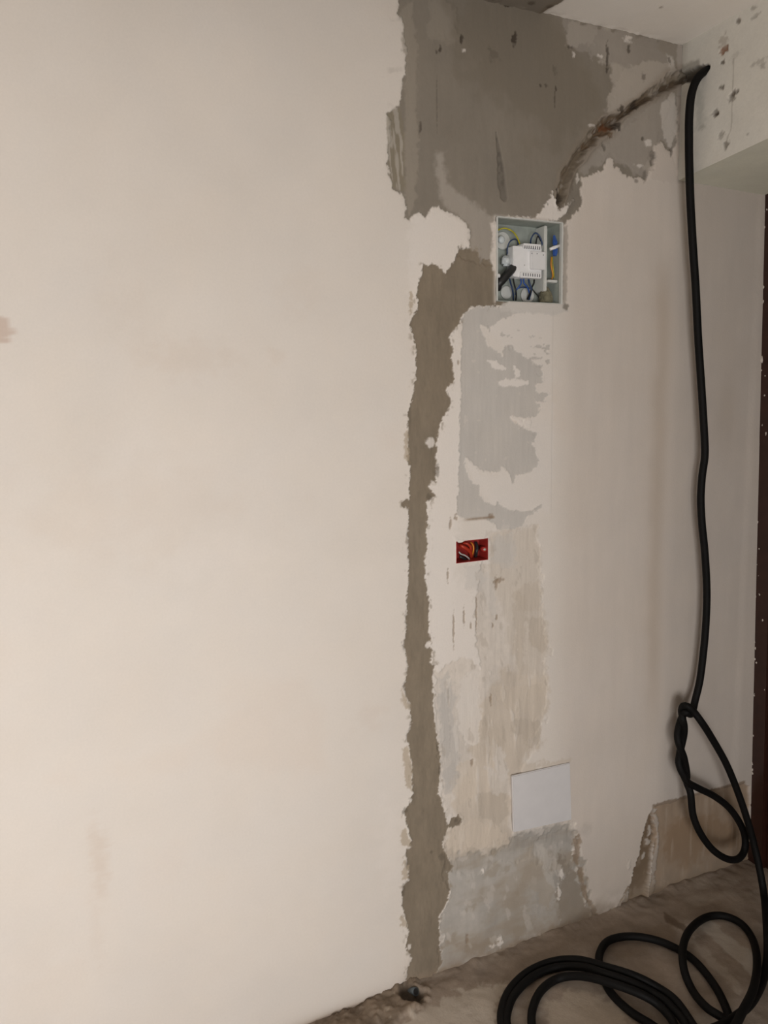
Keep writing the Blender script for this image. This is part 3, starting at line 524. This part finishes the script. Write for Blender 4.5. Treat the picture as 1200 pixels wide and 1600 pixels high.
# ---- the rest of the room (behind and beside the photographer) ---------------
M_room = plain('room_plaster', (.62, .58, .53), .9, noise=.03, nscale=3)
bm = bmesh.new(); add_box(bm, -2.75, -2.6, -3.7, .1, -.05, 2.75); struct(from_bm('wall_left', bm, M_room))
bm = bmesh.new()
add_box(bm, -2.75, WIN['x0'], -3.7, -3.6, -.05, 2.75); add_box(bm, WIN['x1'], 2.25, -3.7, -3.6, -.05, 2.75)
add_box(bm, WIN['x0'], WIN['x1'], -3.7, -3.6, WIN['z1'], 2.75); add_box(bm, WIN['x0'], WIN['x1'], -3.7, -3.6, -.05, WIN['z0'])
struct(from_bm('wall_front', bm, M_room))
bm = bmesh.new(); add_box(bm, XB, 2.24, -3.7, -1.35, -.05, 2.75); struct(from_bm('wall_right', bm, M_room))

# ---- brown door frame at the back of the opening ------------------------------
M_door = plain('dark_brown_gloss_paint', (.036, .0125, .008), .35, noise=.2, nscale=25, bump=.3, bscale=60)
M_fleck = plain('plaster_flecks', (.62, .56, .5), .9)
xt, xb2 = 2.186, 2.268                     # the jamb leans a little
def jamb(bm, dx0, dx1, y0, y1, z0=-.01, z1=2.33):
    lean = lambda z: xt + (2.31-z)/2.31*(xb2-xt)
    vs = [bm.verts.new((lean(z)+dx, y, z)) for z in (z0, z1) for y in (y0, y1) for dx in (dx0, dx1)]
    for f in ((0, 2, 3, 1), (4, 5, 7, 6), (0, 1, 5, 4), (2, 6, 7, 3), (0, 4, 6, 2), (1, 3, 7, 5)): bm.faces.new([vs[i] for i in f])
door = empty('door_1', (2.2, 0, 0)); struct(door)
bm = bmesh.new(); jamb(bm, 0, .06, -.055, .01); o = from_bm('door_jamb', bm, M_door, bevel=.003); reparent(o, door)
bm = bmesh.new(); jamb(bm, .018, .06, -.095, -.055); o = from_bm('door_stop', bm, M_door, bevel=.003); reparent(o, door)
bm = bmesh.new(); jamb(bm, .035, .09, -1.36, -.097, .012, 2.46); o = from_bm('door_leaf', bm, M_door, bevel=.003); reparent(o, door)
bm = bmesh.new(); rng = np.random.RandomState(4)
for k in range(46):                         # plaster crumbs stuck along the jamb edge
    zz = rng.uniform(.25, 2.28); yy = -abs(rng.normal(0, .006)) if k < 34 else -rng.uniform(.01, .05); r_ = rng.uniform(.0012, .0038)
    if k in (3, 9, 15): r_ *= 1.8
    xx = xt+(2.31-zz)/2.31*(xb2-xt)-.0005
    g = bmesh.ops.create_icosphere(bm, subdivisions=1, radius=r_, matrix=Matrix.Translation((xx, yy, zz)) @ Matrix.Diagonal((.5, 1, rng.uniform(1, 2.4), 1)))
    for v in g['verts']: v.co += Vector(rng.uniform(-.4, .4, 3)*r_)
o = from_bm('plaster_crumbs', bm, M_fleck); reparent(o, door); o['kind'] = 'stuff'; o['label'] = 'white plaster crumbs stuck on the brown jamb'

# ================================================================== OBJECTS
# ---- junction box ------------------------------------------------------------
M_pvc = plain('grey_green_plastic', (.37, .40, .36), .5, noise=.16, nscale=30)
M_pvcl = plain('dusty_white_plastic', (.66, .66, .62), .5, noise=.06)
M_white = plain('white_plastic', (.86, .85, .84), .4, noise=.03)
M_white2 = plain('white_plastic_panel', (.80, .79, .78), .35, noise=.02)
M_blk = plain('black_insulation', (.018, .018, .018), .45, noise=.2)
M_blue = plain('blue_insulation', (.03, .09, .33), .4, noise=.1)
M_navy = plain('dark_blue_insulation', (.02, .045, .12), .4, noise=.1)
M_yg = plain('yellow_green_insulation', (.50, .44, .03), .4, noise=.2, nscale=90)
M_orange = plain('orange_insulation', (.75, .30, .03), .4)
M_red = plain('red_plastic', (.33, .025, .02), .4, noise=.1)
M_redw = plain('red_insulation', (.42, .035, .015), .4, noise=.1)
M_grey = plain('grey_sheath', (.42, .40, .38), .5)
M_screw = plain('zinc_screw', (.62, .62, .56), .35, metal=.6)
M_ink = plain('grey_ink', (.09, .09, .1), .6)
M_clear = plain('cloudy_plastic_cap', (.66, .70, .70), .2, noise=.1)

def open_box(name, R, depth, th, mat, parent, y_front=-.001, flare=0.0):
    """a box open to the front with real wall thickness, one closed mesh"""
    x0, x1, z0, z1 = R; bm = bmesh.new(); yf, yk = y_front, depth
    def ring(x0, x1, z0, z1, y): return [bm.verts.new(p) for p in ((x0, y, z0), (x1, y, z0), (x1, y, z1), (x0, y, z1))]
    a = ring(x0-th, x1+th, z0-th, z1+th, yf); b = ring(x0, x1, z0, z1, yf); c = ring(x0+flare, x1-flare, z0+flare, z1-flare, yk); d = ring(x0-th, x1+th, z0-th, z1+th, yk+th)
    for p, q in ((a, b), (b, c), (d, a)):
        for i in range(4): bm.faces.new((p[i], p[(i+1) % 4], q[(i+1) % 4], q[i]))
    bm.faces.new(c); bm.faces.new(d[::-1])
    return from_bm(name, bm, mat, parent)
def J(zx, zy, yd):                              # a place inside the junction box; yd metres behind the wall face
    return PW(740+zx/6.667, 310+zy/6.667, -yd)
jb = empty('junction_box', ((JB[0]+JB[1])/2, 0, JB[2]))
tag(jb, 'open grey-green junction box sunk in the wall with no lid', 'junction box')
D_J = .062
o = open_box('box_shell', (JB[0]+.001, JB[1]-.001, JB[2]+.001, JB[3]-.001), D_J, .002, M_pvc, None, flare=.002); reparent(o, jb)
# frame lip, uneven with plaster
bm = bmesh.new()
t_ = .0045
add_box(bm, JB[0]-.001, JB[0]+t_*.7, -.006, .006, JB[2], JB[3]); add_box(bm, JB[1]-t_*.9, JB[1]+.001, -.006, .006, JB[2]-.002, JB[3])
add_box(bm, JB[0], JB[1], -.006, .006, JB[3]-t_*.5, JB[3]+.001)
o = from_bm('rim', bm, M_pvcl, bevel=.001); reparent(o, jb); o['label'] = 'paler plaster-dusted rim'
# divider, on the side wall: upright ribs and lug
a = J(790, 260, .030); b = J(775, 840, .030)
xs = a[0]; bm = bmesh.new(); add_box(bm, JB[1]-.046, JB[1]-.036, .018, D_J, JB[2]+.035, JB[3]-.006)
o = from_bm('divider', bm, M_pvcl, bevel=.0015); reparent(o, jb); o['label'] = 'pale upright divider'
lg = J(820, 865, .02); bm = bmesh.new(); add_box(bm, JB[1]-.036, JB[1]-.004, .012, .03, lg[2]-.004, lg[2]+.003); o = from_bm('lug', bm, M_pvcl, bevel=.001); reparent(o, jb); o['label'] = 'pale crosswise lug'
def cyl(name, c, r, h, axis, mat, parent=None, seg=24, r2=None, bevel=.0):
    bm = bmesh.new(); bmesh.ops.create_cone(bm, cap_ends=True, segments=seg, radius1=r, radius2=r if r2 is None else r2, depth=h)
    q = Vector(axis).to_track_quat('Z', 'Y').to_matrix().to_4x4(); bmesh.ops.transform(bm, matrix=Matrix.Translation(Vector([float(v) for v in c])) @ q, verts=bm.verts)
    if bevel: bmesh.ops.bevel(bm, geom=[e for e in bm.edges if len(e.link_faces) == 2 and e.calc_face_angle(0) > 1], offset=bevel, segments=3, affect='EDGES')
    o = from_bm(name, bm, mat, None); o.data.polygons.foreach_set('use_smooth', [len(p.vertices) == 4 for p in o.data.polygons])
    if parent: reparent(o, parent)
    return o
# knockout collars moulded on the back of the box
for zx, zy, r_ in ((300, 440, .024), (560, 1010, .022), (340, 980, .018)):
    c = J(zx, zy, D_J-.004); cyl('knockout_collar', c, r_, .008, (0, 1, 0), M_pvcl, jb, bevel=.002)

# white module on the rail
def rect_from(zx0, zx1, zy0, zy1, yd):
    a = J(zx0, zy0, yd); b = J(zx1, zy1, yd); return a[0], b[0], b[2], a[2]
md = empty('din_rail_module', tuple(J(580, 830, .02))); tag(md, 'white electronic module with rows of terminals inside the junction box', 'electrical module')
x0, x1, z0, z1 = rect_from(418, 715, 490, 830, .012)
o = box('housing', (x0, x1, .014, .045, z0, z1), M_white, bevel=.0018); reparent(o, md)
xa, xb_, za, zb = rect_from(600, 748, 548, 745, .006)
o = box('raised_cover', (xa, xb_, .004, .040, za, zb), M_white2, bevel=.002); reparent(o, md)
for nm, (a0, a1, b0, b1), ty in (('up', (522, 702, 466, 532), 505), ('dn', (490, 702, 768, 836), 792)):
    xa, xb_, za, zb = rect_from(a0, a1, b0, b1, .008)
    t1 = box('terminal_strip', (xa, xb_, .007, .040, za, zb), M_white, bevel=.001); reparent(t1, md)
    n_t = 8 if nm == 'up' else 8
    s0 = a0+12 if nm == 'up' else 520; s1 = a1-14
    for k in range(n_t):
        zx = s0+(s1-s0)*k/(n_t-1); c = J(zx, ty+(k*1.8), .0068); bm = bmesh.new(); add_box(bm, c[0]-.0011, c[0]+.0011, c[1]-.0006, c[1]+.002, c[2]-.0038, c[2]+.0038)
        s_ = from_bm('terminal_slot', bm, M_ink); s_.parent = t1; s_['label'] = 'dark terminal slot'
lb = empty  # (no name reuse)
for zx, zy in ((608, 573), (662, 577), (728, 590)):
    c = J(zx, zy, .0035); o = cyl('indicator', c, .0012, .0012, (0, 1, 0), M_ink, md, seg=12); o['label'] = 'tiny dark indicator dot'
c = J(530, 695, .0135); o = cyl('indicator', c, .0016, .001, (0, 1, 0), M_grey, md, seg=12); o['label'] = 'faint grey dot on the housing'

def wire(name, pts, r, mat, label, cat='wire', group='wires in the junction box', Jf=None, seg=10):
    P_ = [(Jf or J)(*p) for p in pts]; o = tube(name, P_, r, mat, step=.002, seg=seg); tag(o, label, cat, group); return o
wire('electrical_wire', [(235, 345, .05), (270, 322, .035), (330, 312, .028), (400, 340, .026), (450, 400, .03), (480, 470, .036)], .0021, M_yg, 'yellow-green wire arching across the upper left of the junction box')
wire('electrical_wire', [(350, 585, .045), (352, 520, .032), (375, 455, .026), (420, 425, .026), (455, 440, .035), (465, 500, .045)], .0018, M_navy, 'thin blue wire looping left of the white module')
wire('electrical_wire', [(592, 475, .045), (600, 420, .034), (628, 370, .03), (655, 362, .028), (690, 400, .026), (712, 460, .026), (722, 540, .035)], .0021, M_navy, 'dark blue wire arching highest above the white module')
wire('electrical_wire', [(650, 475, .045), (656, 430, .034), (670, 395, .031), (695, 430, .034), (705, 480, .045)], .0019, M_blk, 'black wire arching inside the taller blue arch above the module')
wire('electrical_wire', [(375, 838, .042), (385, 880, .036), (402, 940, .032), (412, 1000, .04), (415, 1060, .058)], .0022, M_navy, 'dark blue wire running down at the lower left of the module')
wire('electrical_wire', [(412, 838, .042), (425, 900, .034), (440, 960, .030), (445, 1010, .04), (440, 1060, .058)], .0022, M_blk, 'black wire running down just right of the lower left blue wire')
wire('electrical_wire', [(490, 828, .03), (495, 880, .026), (470, 925, .026), (445, 955, .032), (435, 1000, .045)], .0022, M_blue, 'blue wire curving left from under the module')
wire('electrical_wire', [(520, 825, .028), (525, 880, .024), (560, 925, .026), (580, 985, .034), (582, 1050, .055)], .0024, M_blue, 'blue wire bending right from under the middle of the module')
wire('electrical_wire', [(570, 826, .028), (580, 880, .023), (600, 940, .024), (592, 1000, .036), (572, 1052, .055)], .0028, M_navy, 'thick dark wire dropping straight under the module')
wire('electrical_wire', [(632, 830, .03), (628, 880, .025), (606, 930, .024), (590, 980, .03), (560, 1050, .05)], .0026, M_blk, 'black wire slanting down left from the right end of the module')
wire('electrical_wire', [(600, 925, .03), (630, 970, .03), (665, 1010, .034), (700, 1055, .05)], .0019, M_blk, 'thin black wire slanting down to the lower right of the box')
wire('electrical_wire', [(430, 955, .034), (480, 930, .026), (530, 925, .025), (580, 935, .032)], .0021, M_navy, 'dark blue wire crossing level below the module')
wire('electrical_wire', [(812, 610, .03), (806, 680, .022), (815, 740, .018), (825, 800, .02), (815, 840, .03)], .0018, M_orange, 'orange-yellow wire at the right side of the junction box')
wire('electrical_wire', [(820, 610, .03), (824, 690, .02), (832, 760, .018), (838, 830, .03)], .0015, M_yg, 'yellow wire just right of the orange-yellow one')
wire('insulated_cable', [(244, 938, .030), (262, 890, .018), (300, 850, .014), (350, 790, .014), (400, 740, .022), (428, 700, .03)], .0115, M_blk, 'thick black sleeve slanting up to the module from the lower left', 'cable', seg=16)
M_mort = plain('olive_mortar', (.17, .155, .10), .95, noise=.35, nscale=60, bump=.6, bscale=200)
c = J(800, 1060, .034); bm = bmesh.new(); bmesh.ops.create_icosphere(bm, subdivisions=5, radius=1)
for v in bm.verts:
    n_ = float(fbm(np.array([v.co.x*1.3+v.co.z]), np.array([v.co.y*1.3-v.co.z*.7]), .5, 4, 900)[0])
    v.co = Vector((v.co.x*.019*(1+.3*n_), v.co.y*.018*(1+.3*n_), max(v.co.z, -.25)*.032*(1+.5*n_)))
bmesh.ops.transform(bm, matrix=Matrix.Translation((min(c[0], JB[1]-.030), .031, JB[2]+.0125)), verts=bm.verts)
o = from_bm('mortar_lump', bm, M_mort, smooth=True); tag(o, 'olive lump of mortar fallen in the lower right corner of the junction box', 'mortar')
# caps and clamps
def dome(name, c, r, mat, label, cat, squash=.7):
    bm = bmesh.new(); bmesh.ops.create_uvsphere(bm, u_segments=24, v_segments=14, radius=r)
    for v in bm.verts: v.co.y *= squash
    bmesh.ops.transform(bm, matrix=Matrix.Translation(Vector([float(k) for k in c])), verts=bm.verts)
    o = from_bm(name, bm, mat, smooth=True); tag(o, label, cat, 'wire connectors in the junction box'); return o
dome('wire_connector', J(290, 430, .036), .0105, M_clear, 'cloudy round wire cap near the upper left corner of the junction box', 'wire connector')
def capsule(name, c, rx, rz, ry, mat, label):
    bm = bmesh.new(); add_box(bm, c[0]-rx, c[0]+rx, c[1]-ry, c[1]+ry, c[2]-rz, c[2]+rz)
    o = from_bm(name, bm, mat, bevel=min(rx, ry, rz)*.45); o.data.polygons.foreach_set('use_smooth', [True]*len(o.data.polygons)); tag(o, label, 'wire connector', 'wire connectors in the junction box'); return o
capsule('wire_connector', J(335, 655, .034), .0125, .0135, .012, M_clear, 'cloudy squarish wire cap left of the white module')
capsule('wire_connector', J(262, 805, .002), .0038, .0048, .004, M_white, 'small white cap in front of the thick black sleeve')
# blue clamp connectors with a white band on the right side
bc = empty('clamp_connector', tuple(J(845, 500, .02))); tag(bc, 'blue clamp connector with a white band at the right side of the junction box', 'wire connector')
def taper(name, za, zb, ra, rb, mat, lab=None):
    a = J(*za); b = J(*zb); V, Fc = tube_geo(np.array([a, a*.7+b*.3, a*.3+b*.7, b]), [ra*.7, ra, rb, rb*.7], 6)
    o = link_mesh(name, V, Fc, mat, smooth=False); reparent(o, bc)
    if lab: o['label'] = lab
    return o
taper('clamp_body', (838, 385, .016), (850, 490, .016), .0045, .008, M_blue)
taper('clamp_body', (850, 505, .016), (846, 600, .016), .008, .0075, M_blue)
a = J(795, 530, .008); b = J(892, 492, .008)
V, Fc = tube_geo(np.array([a, (a+b)/2, b]), [.0042, .005, .0042], 10); o = link_mesh('white_band', V, Fc, M_white, smooth=True); reparent(o, bc)
# ---- red flush socket box -----------------------------------------------------
def K(zx, zy, yd): return PW(690+zx/12, 820+zy/12, -yd)
rbx = empty('socket_box', ((RB[0]+RB[1])/2, 0, RB[2])); tag(rbx, 'red flush socket box sunk open in the wall', 'socket box')
o = open_box('box_shell', (RB[0]+.0008, RB[1]-.0008, RB[2]+.0008, RB[3]-.0008), .045, .0015, M_red, None, flare=.002); reparent(o, rbx)
c = K(797, 450, .012)
o = cyl('screw_lug', (RB[1]-.0075, .014, c[2]), .0068, .020, (0, 1, 0), M_red, rbx)
o = cyl('screw', (RB[1]-.0080, .003, c[2]), .0036, .003, (0, 1, 0), M_screw, rbx, seg=18, bevel=.0008); o['label'] = 'pale metal screw'
gw = 'wires in the red socket box'
wire('electrical_wire', [(345, 375, .018), (390, 405, .010), (470, 450, .010), (540, 520, .018), (555, 600, .034)], .0052, M_redw, 'thick red wire filling the left of the red socket box', group=gw, Jf=K, seg=14)
wire('electrical_wire', [(400, 345, .02), (470, 350, .012), (530, 400, .012), (550, 480, .018), (560, 560, .034)], .0036, M_redw, 'thinner red wire curving above the thick red one', group=gw, Jf=K)
wire('electrical_wire', [(545, 330, .02), (585, 370, .012), (600, 440, .010), (592, 510, .014), (575, 580, .03)], .0019, M_orange, 'orange wire bowed through the middle of the red socket box', group=gw, Jf=K)
wire('electrical_wire', [(500, 360, .022), (548, 395, .016), (560, 450, .018), (556, 500, .03)], .0013, M_yg, 'thin yellow wire left of the orange one in the red box', group=gw, Jf=K)
wire('electrical_wire', [(640, 330, .036), (665, 420, .028), (655, 500, .026), (640, 600, .036)], .0048, M_blk, 'black wire between the orange wire and the screw', group=gw, Jf=K)
wire('electrical_wire', [(322, 505, .010), (360, 545, .008), (430, 570, .010), (490, 610, .012), (530, 660, .022)], .0022, M_grey, 'grey wire along the lower left of the red socket box', group=gw, Jf=K)
wire('electrical_wire', [(335, 590, .020), (380, 610, .018), (440, 640, .022), (480, 668, .034)], .0042, M_blk, 'black wire below the grey one in the red box', group=gw, Jf=K)
a_ = [K(262, 262, -.0015), K(455, 292, -.0015), K(385, 330, -.0012), K(345, 338, -.001), K(300, 330, -.001)]
bm = bmesh.new(); f_ = [bm.verts.new(tuple(p)) for p in a_]; b_ = [bm.verts.new((p[0], .006, p[2]+.0006)) for p in a_]
bm.faces.new(f_); bm.faces.new(b_[::-1])
for i in range(5): bm.faces.new((f_[i], b_[i], b_[(i+1) % 5], f_[(i+1) % 5]))
M_smear = plain('fresh_plaster', (.74, .69, .62), .9); o = from_bm('plaster_smear', bm, M_smear, bevel=.0006); reparent(o, rbx); o['label'] = 'white plaster smear over the upper left corner'
# ---- white square cover plate -------------------------------------------------
M_plate = plain('white_cover_plate', (.70, .675, .665), .45, noise=.03, nscale=25)
cp = empty('cover_plate', tuple(PW(846, 1300, .0))); tag(cp, 'white square blank cover plate standing slightly proud low on the wall', 'cover plate')
cn = [PW(800.4, 1213, .010), PW(891, 1192, .006), PW(893.5, 1281, .006), PW(802.8, 1301, .010)]
bm = bmesh.new(); f_ = [bm.verts.new(tuple(p)) for p in cn]; b_ = [bm.verts.new((p[0], -.0005, p[2])) for p in cn]
bm.faces.new(f_); bm.faces.new(b_[::-1])
for i in range(4): bm.faces.new((f_[i], b_[i], b_[(i+1) % 4], f_[(i+1) % 4]))
o = from_bm('plate', bm, M_plate, bevel=.0022); reparent(o, cp)
for px, py in ((835.5, 1236),):
    c = PW(px, py, .0088); o = cyl('blind_screw_cap', c, .0035, .0012, (0, 1, 0), M_plate, cp, bevel=.0004)
# ---- stub of conduit at the foot of the filled chase --------------------------
M_cond = plain('blue_grey_conduit', (.10, .12, .13), .5, noise=.1)
cs = empty('conduit_stub', tuple(PF(645, 1575, .0))); tag(cs, 'short blue-grey conduit end poking out at the foot of the cement chase', 'conduit')
a = PW(641, 1548, .012); b = PW(650, 1570, .035); b[2] = max(b[2], .006)
dirn = (b-a)/np.linalg.norm(b-a)
pts = np.array([a-dirn*.03, a, (a+b)/2, b]); V1, F1 = tube_geo(pts, .0115, 20)
o = link_mesh('conduit_wall', V1, F1, M_cond); reparent(o, cs)
V1, F1 = tube_geo(np.array([b-dirn*.004, b+dirn*.0006]), .0088, 20); o = link_mesh('bore', V1, F1, M_blk, smooth=False); reparent(o, cs)

# ---- the long black cable -----------------------------------------------------
M_cable = plain('black_rubber_hose', (.0065, .006, .0056), .6, noise=.2, nscale=12, bump=.2, bscale=200, spec=.14)
R0 = .0115
path = []
def add(*pts): path.extend(pts)
hole = PX(1104, 107, XB)
add((XB+.05, hole[1]-.006, hole[2]+.004), (XB+.012, hole[1]+.004, hole[2]+.0))
for p in [(1091, 121, .085), (1081, 145, .078), (1077, 180, .074), (1076.5, 220, .070), (1077, 260, .066), (1079, 320, .062), (1083, 390, .060), (1087, 450, .058), (1091, 530, .056), (1097, 620, .055), (1101, 690, .055), (1101, 715, .055), (1097, 745, .055), (1095, 780, .055), (1097, 820, .055), (1101, 860, .055), (1104, 910, .055), (1104, 950, .055), (1101, 1000, .055), (1094, 1060, .055), (1086, 1095, .058), (1082, 1112, .072)]:
    add(PW(*p))
# knot, then a twisted pair down, the loop, and the pair back up
add(PW(1078, 1116, .082), PW(1071, 1113, .088))
tw = lambda y: 1066 - 3*math.exp(-((y-1160)/25.0)**2) + max(0, (y-1195)*.28)
ys = np.linspace(1122, 1222, 11)
def strand(y, s):
    ph = (y-1120)/50.0*math.pi          # crossings seen at about 1121, 1171, 1221
    off = math.sin(ph); return PW(tw(y)+s*off*4.9, y, .072 + s*math.cos(ph)*.0105)
for y in ys: add(strand(y, -1))
for p in [(1079, 1240, .08), (1083, 1274, .085), (1095, 1303, .095), (1114, 1328, .105), (1136, 1342, .11), (1153, 1342, .11), (1163, 1329, .10), (1164, 1308, .09), (1156, 1286, .082), (1139, 1262, .078), (1116, 1244, .076), (1092, 1232, .08)]: add(PW(*p))
for y in ys[::-1]: add(strand(y, 1))
add(PW(1065, 1110, .068), PW(1068, 1103, .078), PW(1075, 1104, .092), PW(1084, 1112, .098), PW(1096, 1128, .110))
for p in [(1109, 1148, .108), (1133, 1190, .11), (1150, 1230, .118), (1166, 1276, .135), (1179, 1323, .155), (1188, 1364, .185), (1194, 1400, .22)]: add(PW(*p))
Z1, Z2, Z3 = R0+.003, R0*3+.003, R0*5+.002
add(PF(1198, 1448, .045), PF(1199, 1495, Z1), PF(1192, 1532, Z1), PF(1176, 1564, Z2), PF(1154, 1585, Z2), PF(1120, 1605, Z2), PF(1060, 1622, Z1), PF(1011, 1597, Z1), PF(978, 1575, Z1), PF(951, 1546, Z1), PF(938, 1512, Z1), PF(937, 1490, Z1), PF(951, 1470, Z1), PF(984, 1463, Z1), PF(1025, 1469, Z1), PF(1062, 1485, Z1), PF(1089, 1505, Z1), PF(1116, 1539, Z1), PF(1134, 1574, Z1), PF(1142, 1605, Z1), PF(1140, 1650, Z1), PF(1115, 1670, Z2))
# three turns of coil, lying over the earlier loop
add(PF(1100, 1630, Z2), PF(1083, 1602, Z2), PF(1057, 1565, Z2), PF(1031, 1545, Z2), PF(992, 1525, Z3), PF(944, 1510, Z3), PF(905, 1500, Z2), PF(866, 1502, Z1), PF(828, 1517, Z1), PF(800, 1542, Z1), PF(786, 1570, Z1), PF(784, 1603, Z1), PF(806, 1670, Z1), PF(900, 1725, Z1), PF(1010, 1705, Z2), PF(1068, 1655, Z2))
add(PF(1074, 1608, Z2), PF(1050, 1574, Z2), PF(1026, 1555, Z2), PF(988, 1536, Z3), PF(944, 1521, Z3), PF(910, 1511, Z2), PF(869, 1512, Z1), PF(836, 1524, Z1), PF(809, 1547, Z1), PF(795, 1573, Z1), PF(793, 1605, Z1), PF(820, 1655, Z1), PF(900, 1695, Z1), PF(1000, 1680, Z2), PF(1050, 1640, Z2))
add(PF(1054, 1603, Z2), PF(1032, 1573, Z2), PF(998, 1552, Z3), PF(944, 1533, Z3), PF(905, 1525, Z2), PF(872, 1529, Z1), PF(848, 1545, Z1), PF(834, 1570, Z1), PF(831, 1600, Z1), PF(845, 1640, Z1), PF(900, 1665, Z1), PF(1000, 1660, Z3), PF(1080, 1650, Z3), PF(1135, 1620, Z3), PF(1163, 1575, Z3), PF(1178, 1542, Z3))
# the round loop at the right
add(PF(1183, 1505, Z2), PF(1177, 1470, Z1), PF(1159, 1444, Z1), PF(1130, 1431, Z1), PF(1102, 1434, Z1), PF(1078, 1453, Z2), PF(1067, 1481, Z2), PF(1069, 1516, Z2), PF(1083, 1549, Z1), PF(1104, 1574, Z2), PF(1131, 1592, Z2), PF(1165, 1620, Z1), PF(1190, 1660, Z1), PF(1195, 1720, Z1))
cp_ = catmull(path, .006)
V, Fc = tube_geo(cp_, R0, 18)
cable = link_mesh('black_cable', V, Fc, M_cable)
cable.name = 'electric_cable'
tag(cable, 'thick black cable hanging from the beam, knotted halfway, coiled on the floor', 'cable')
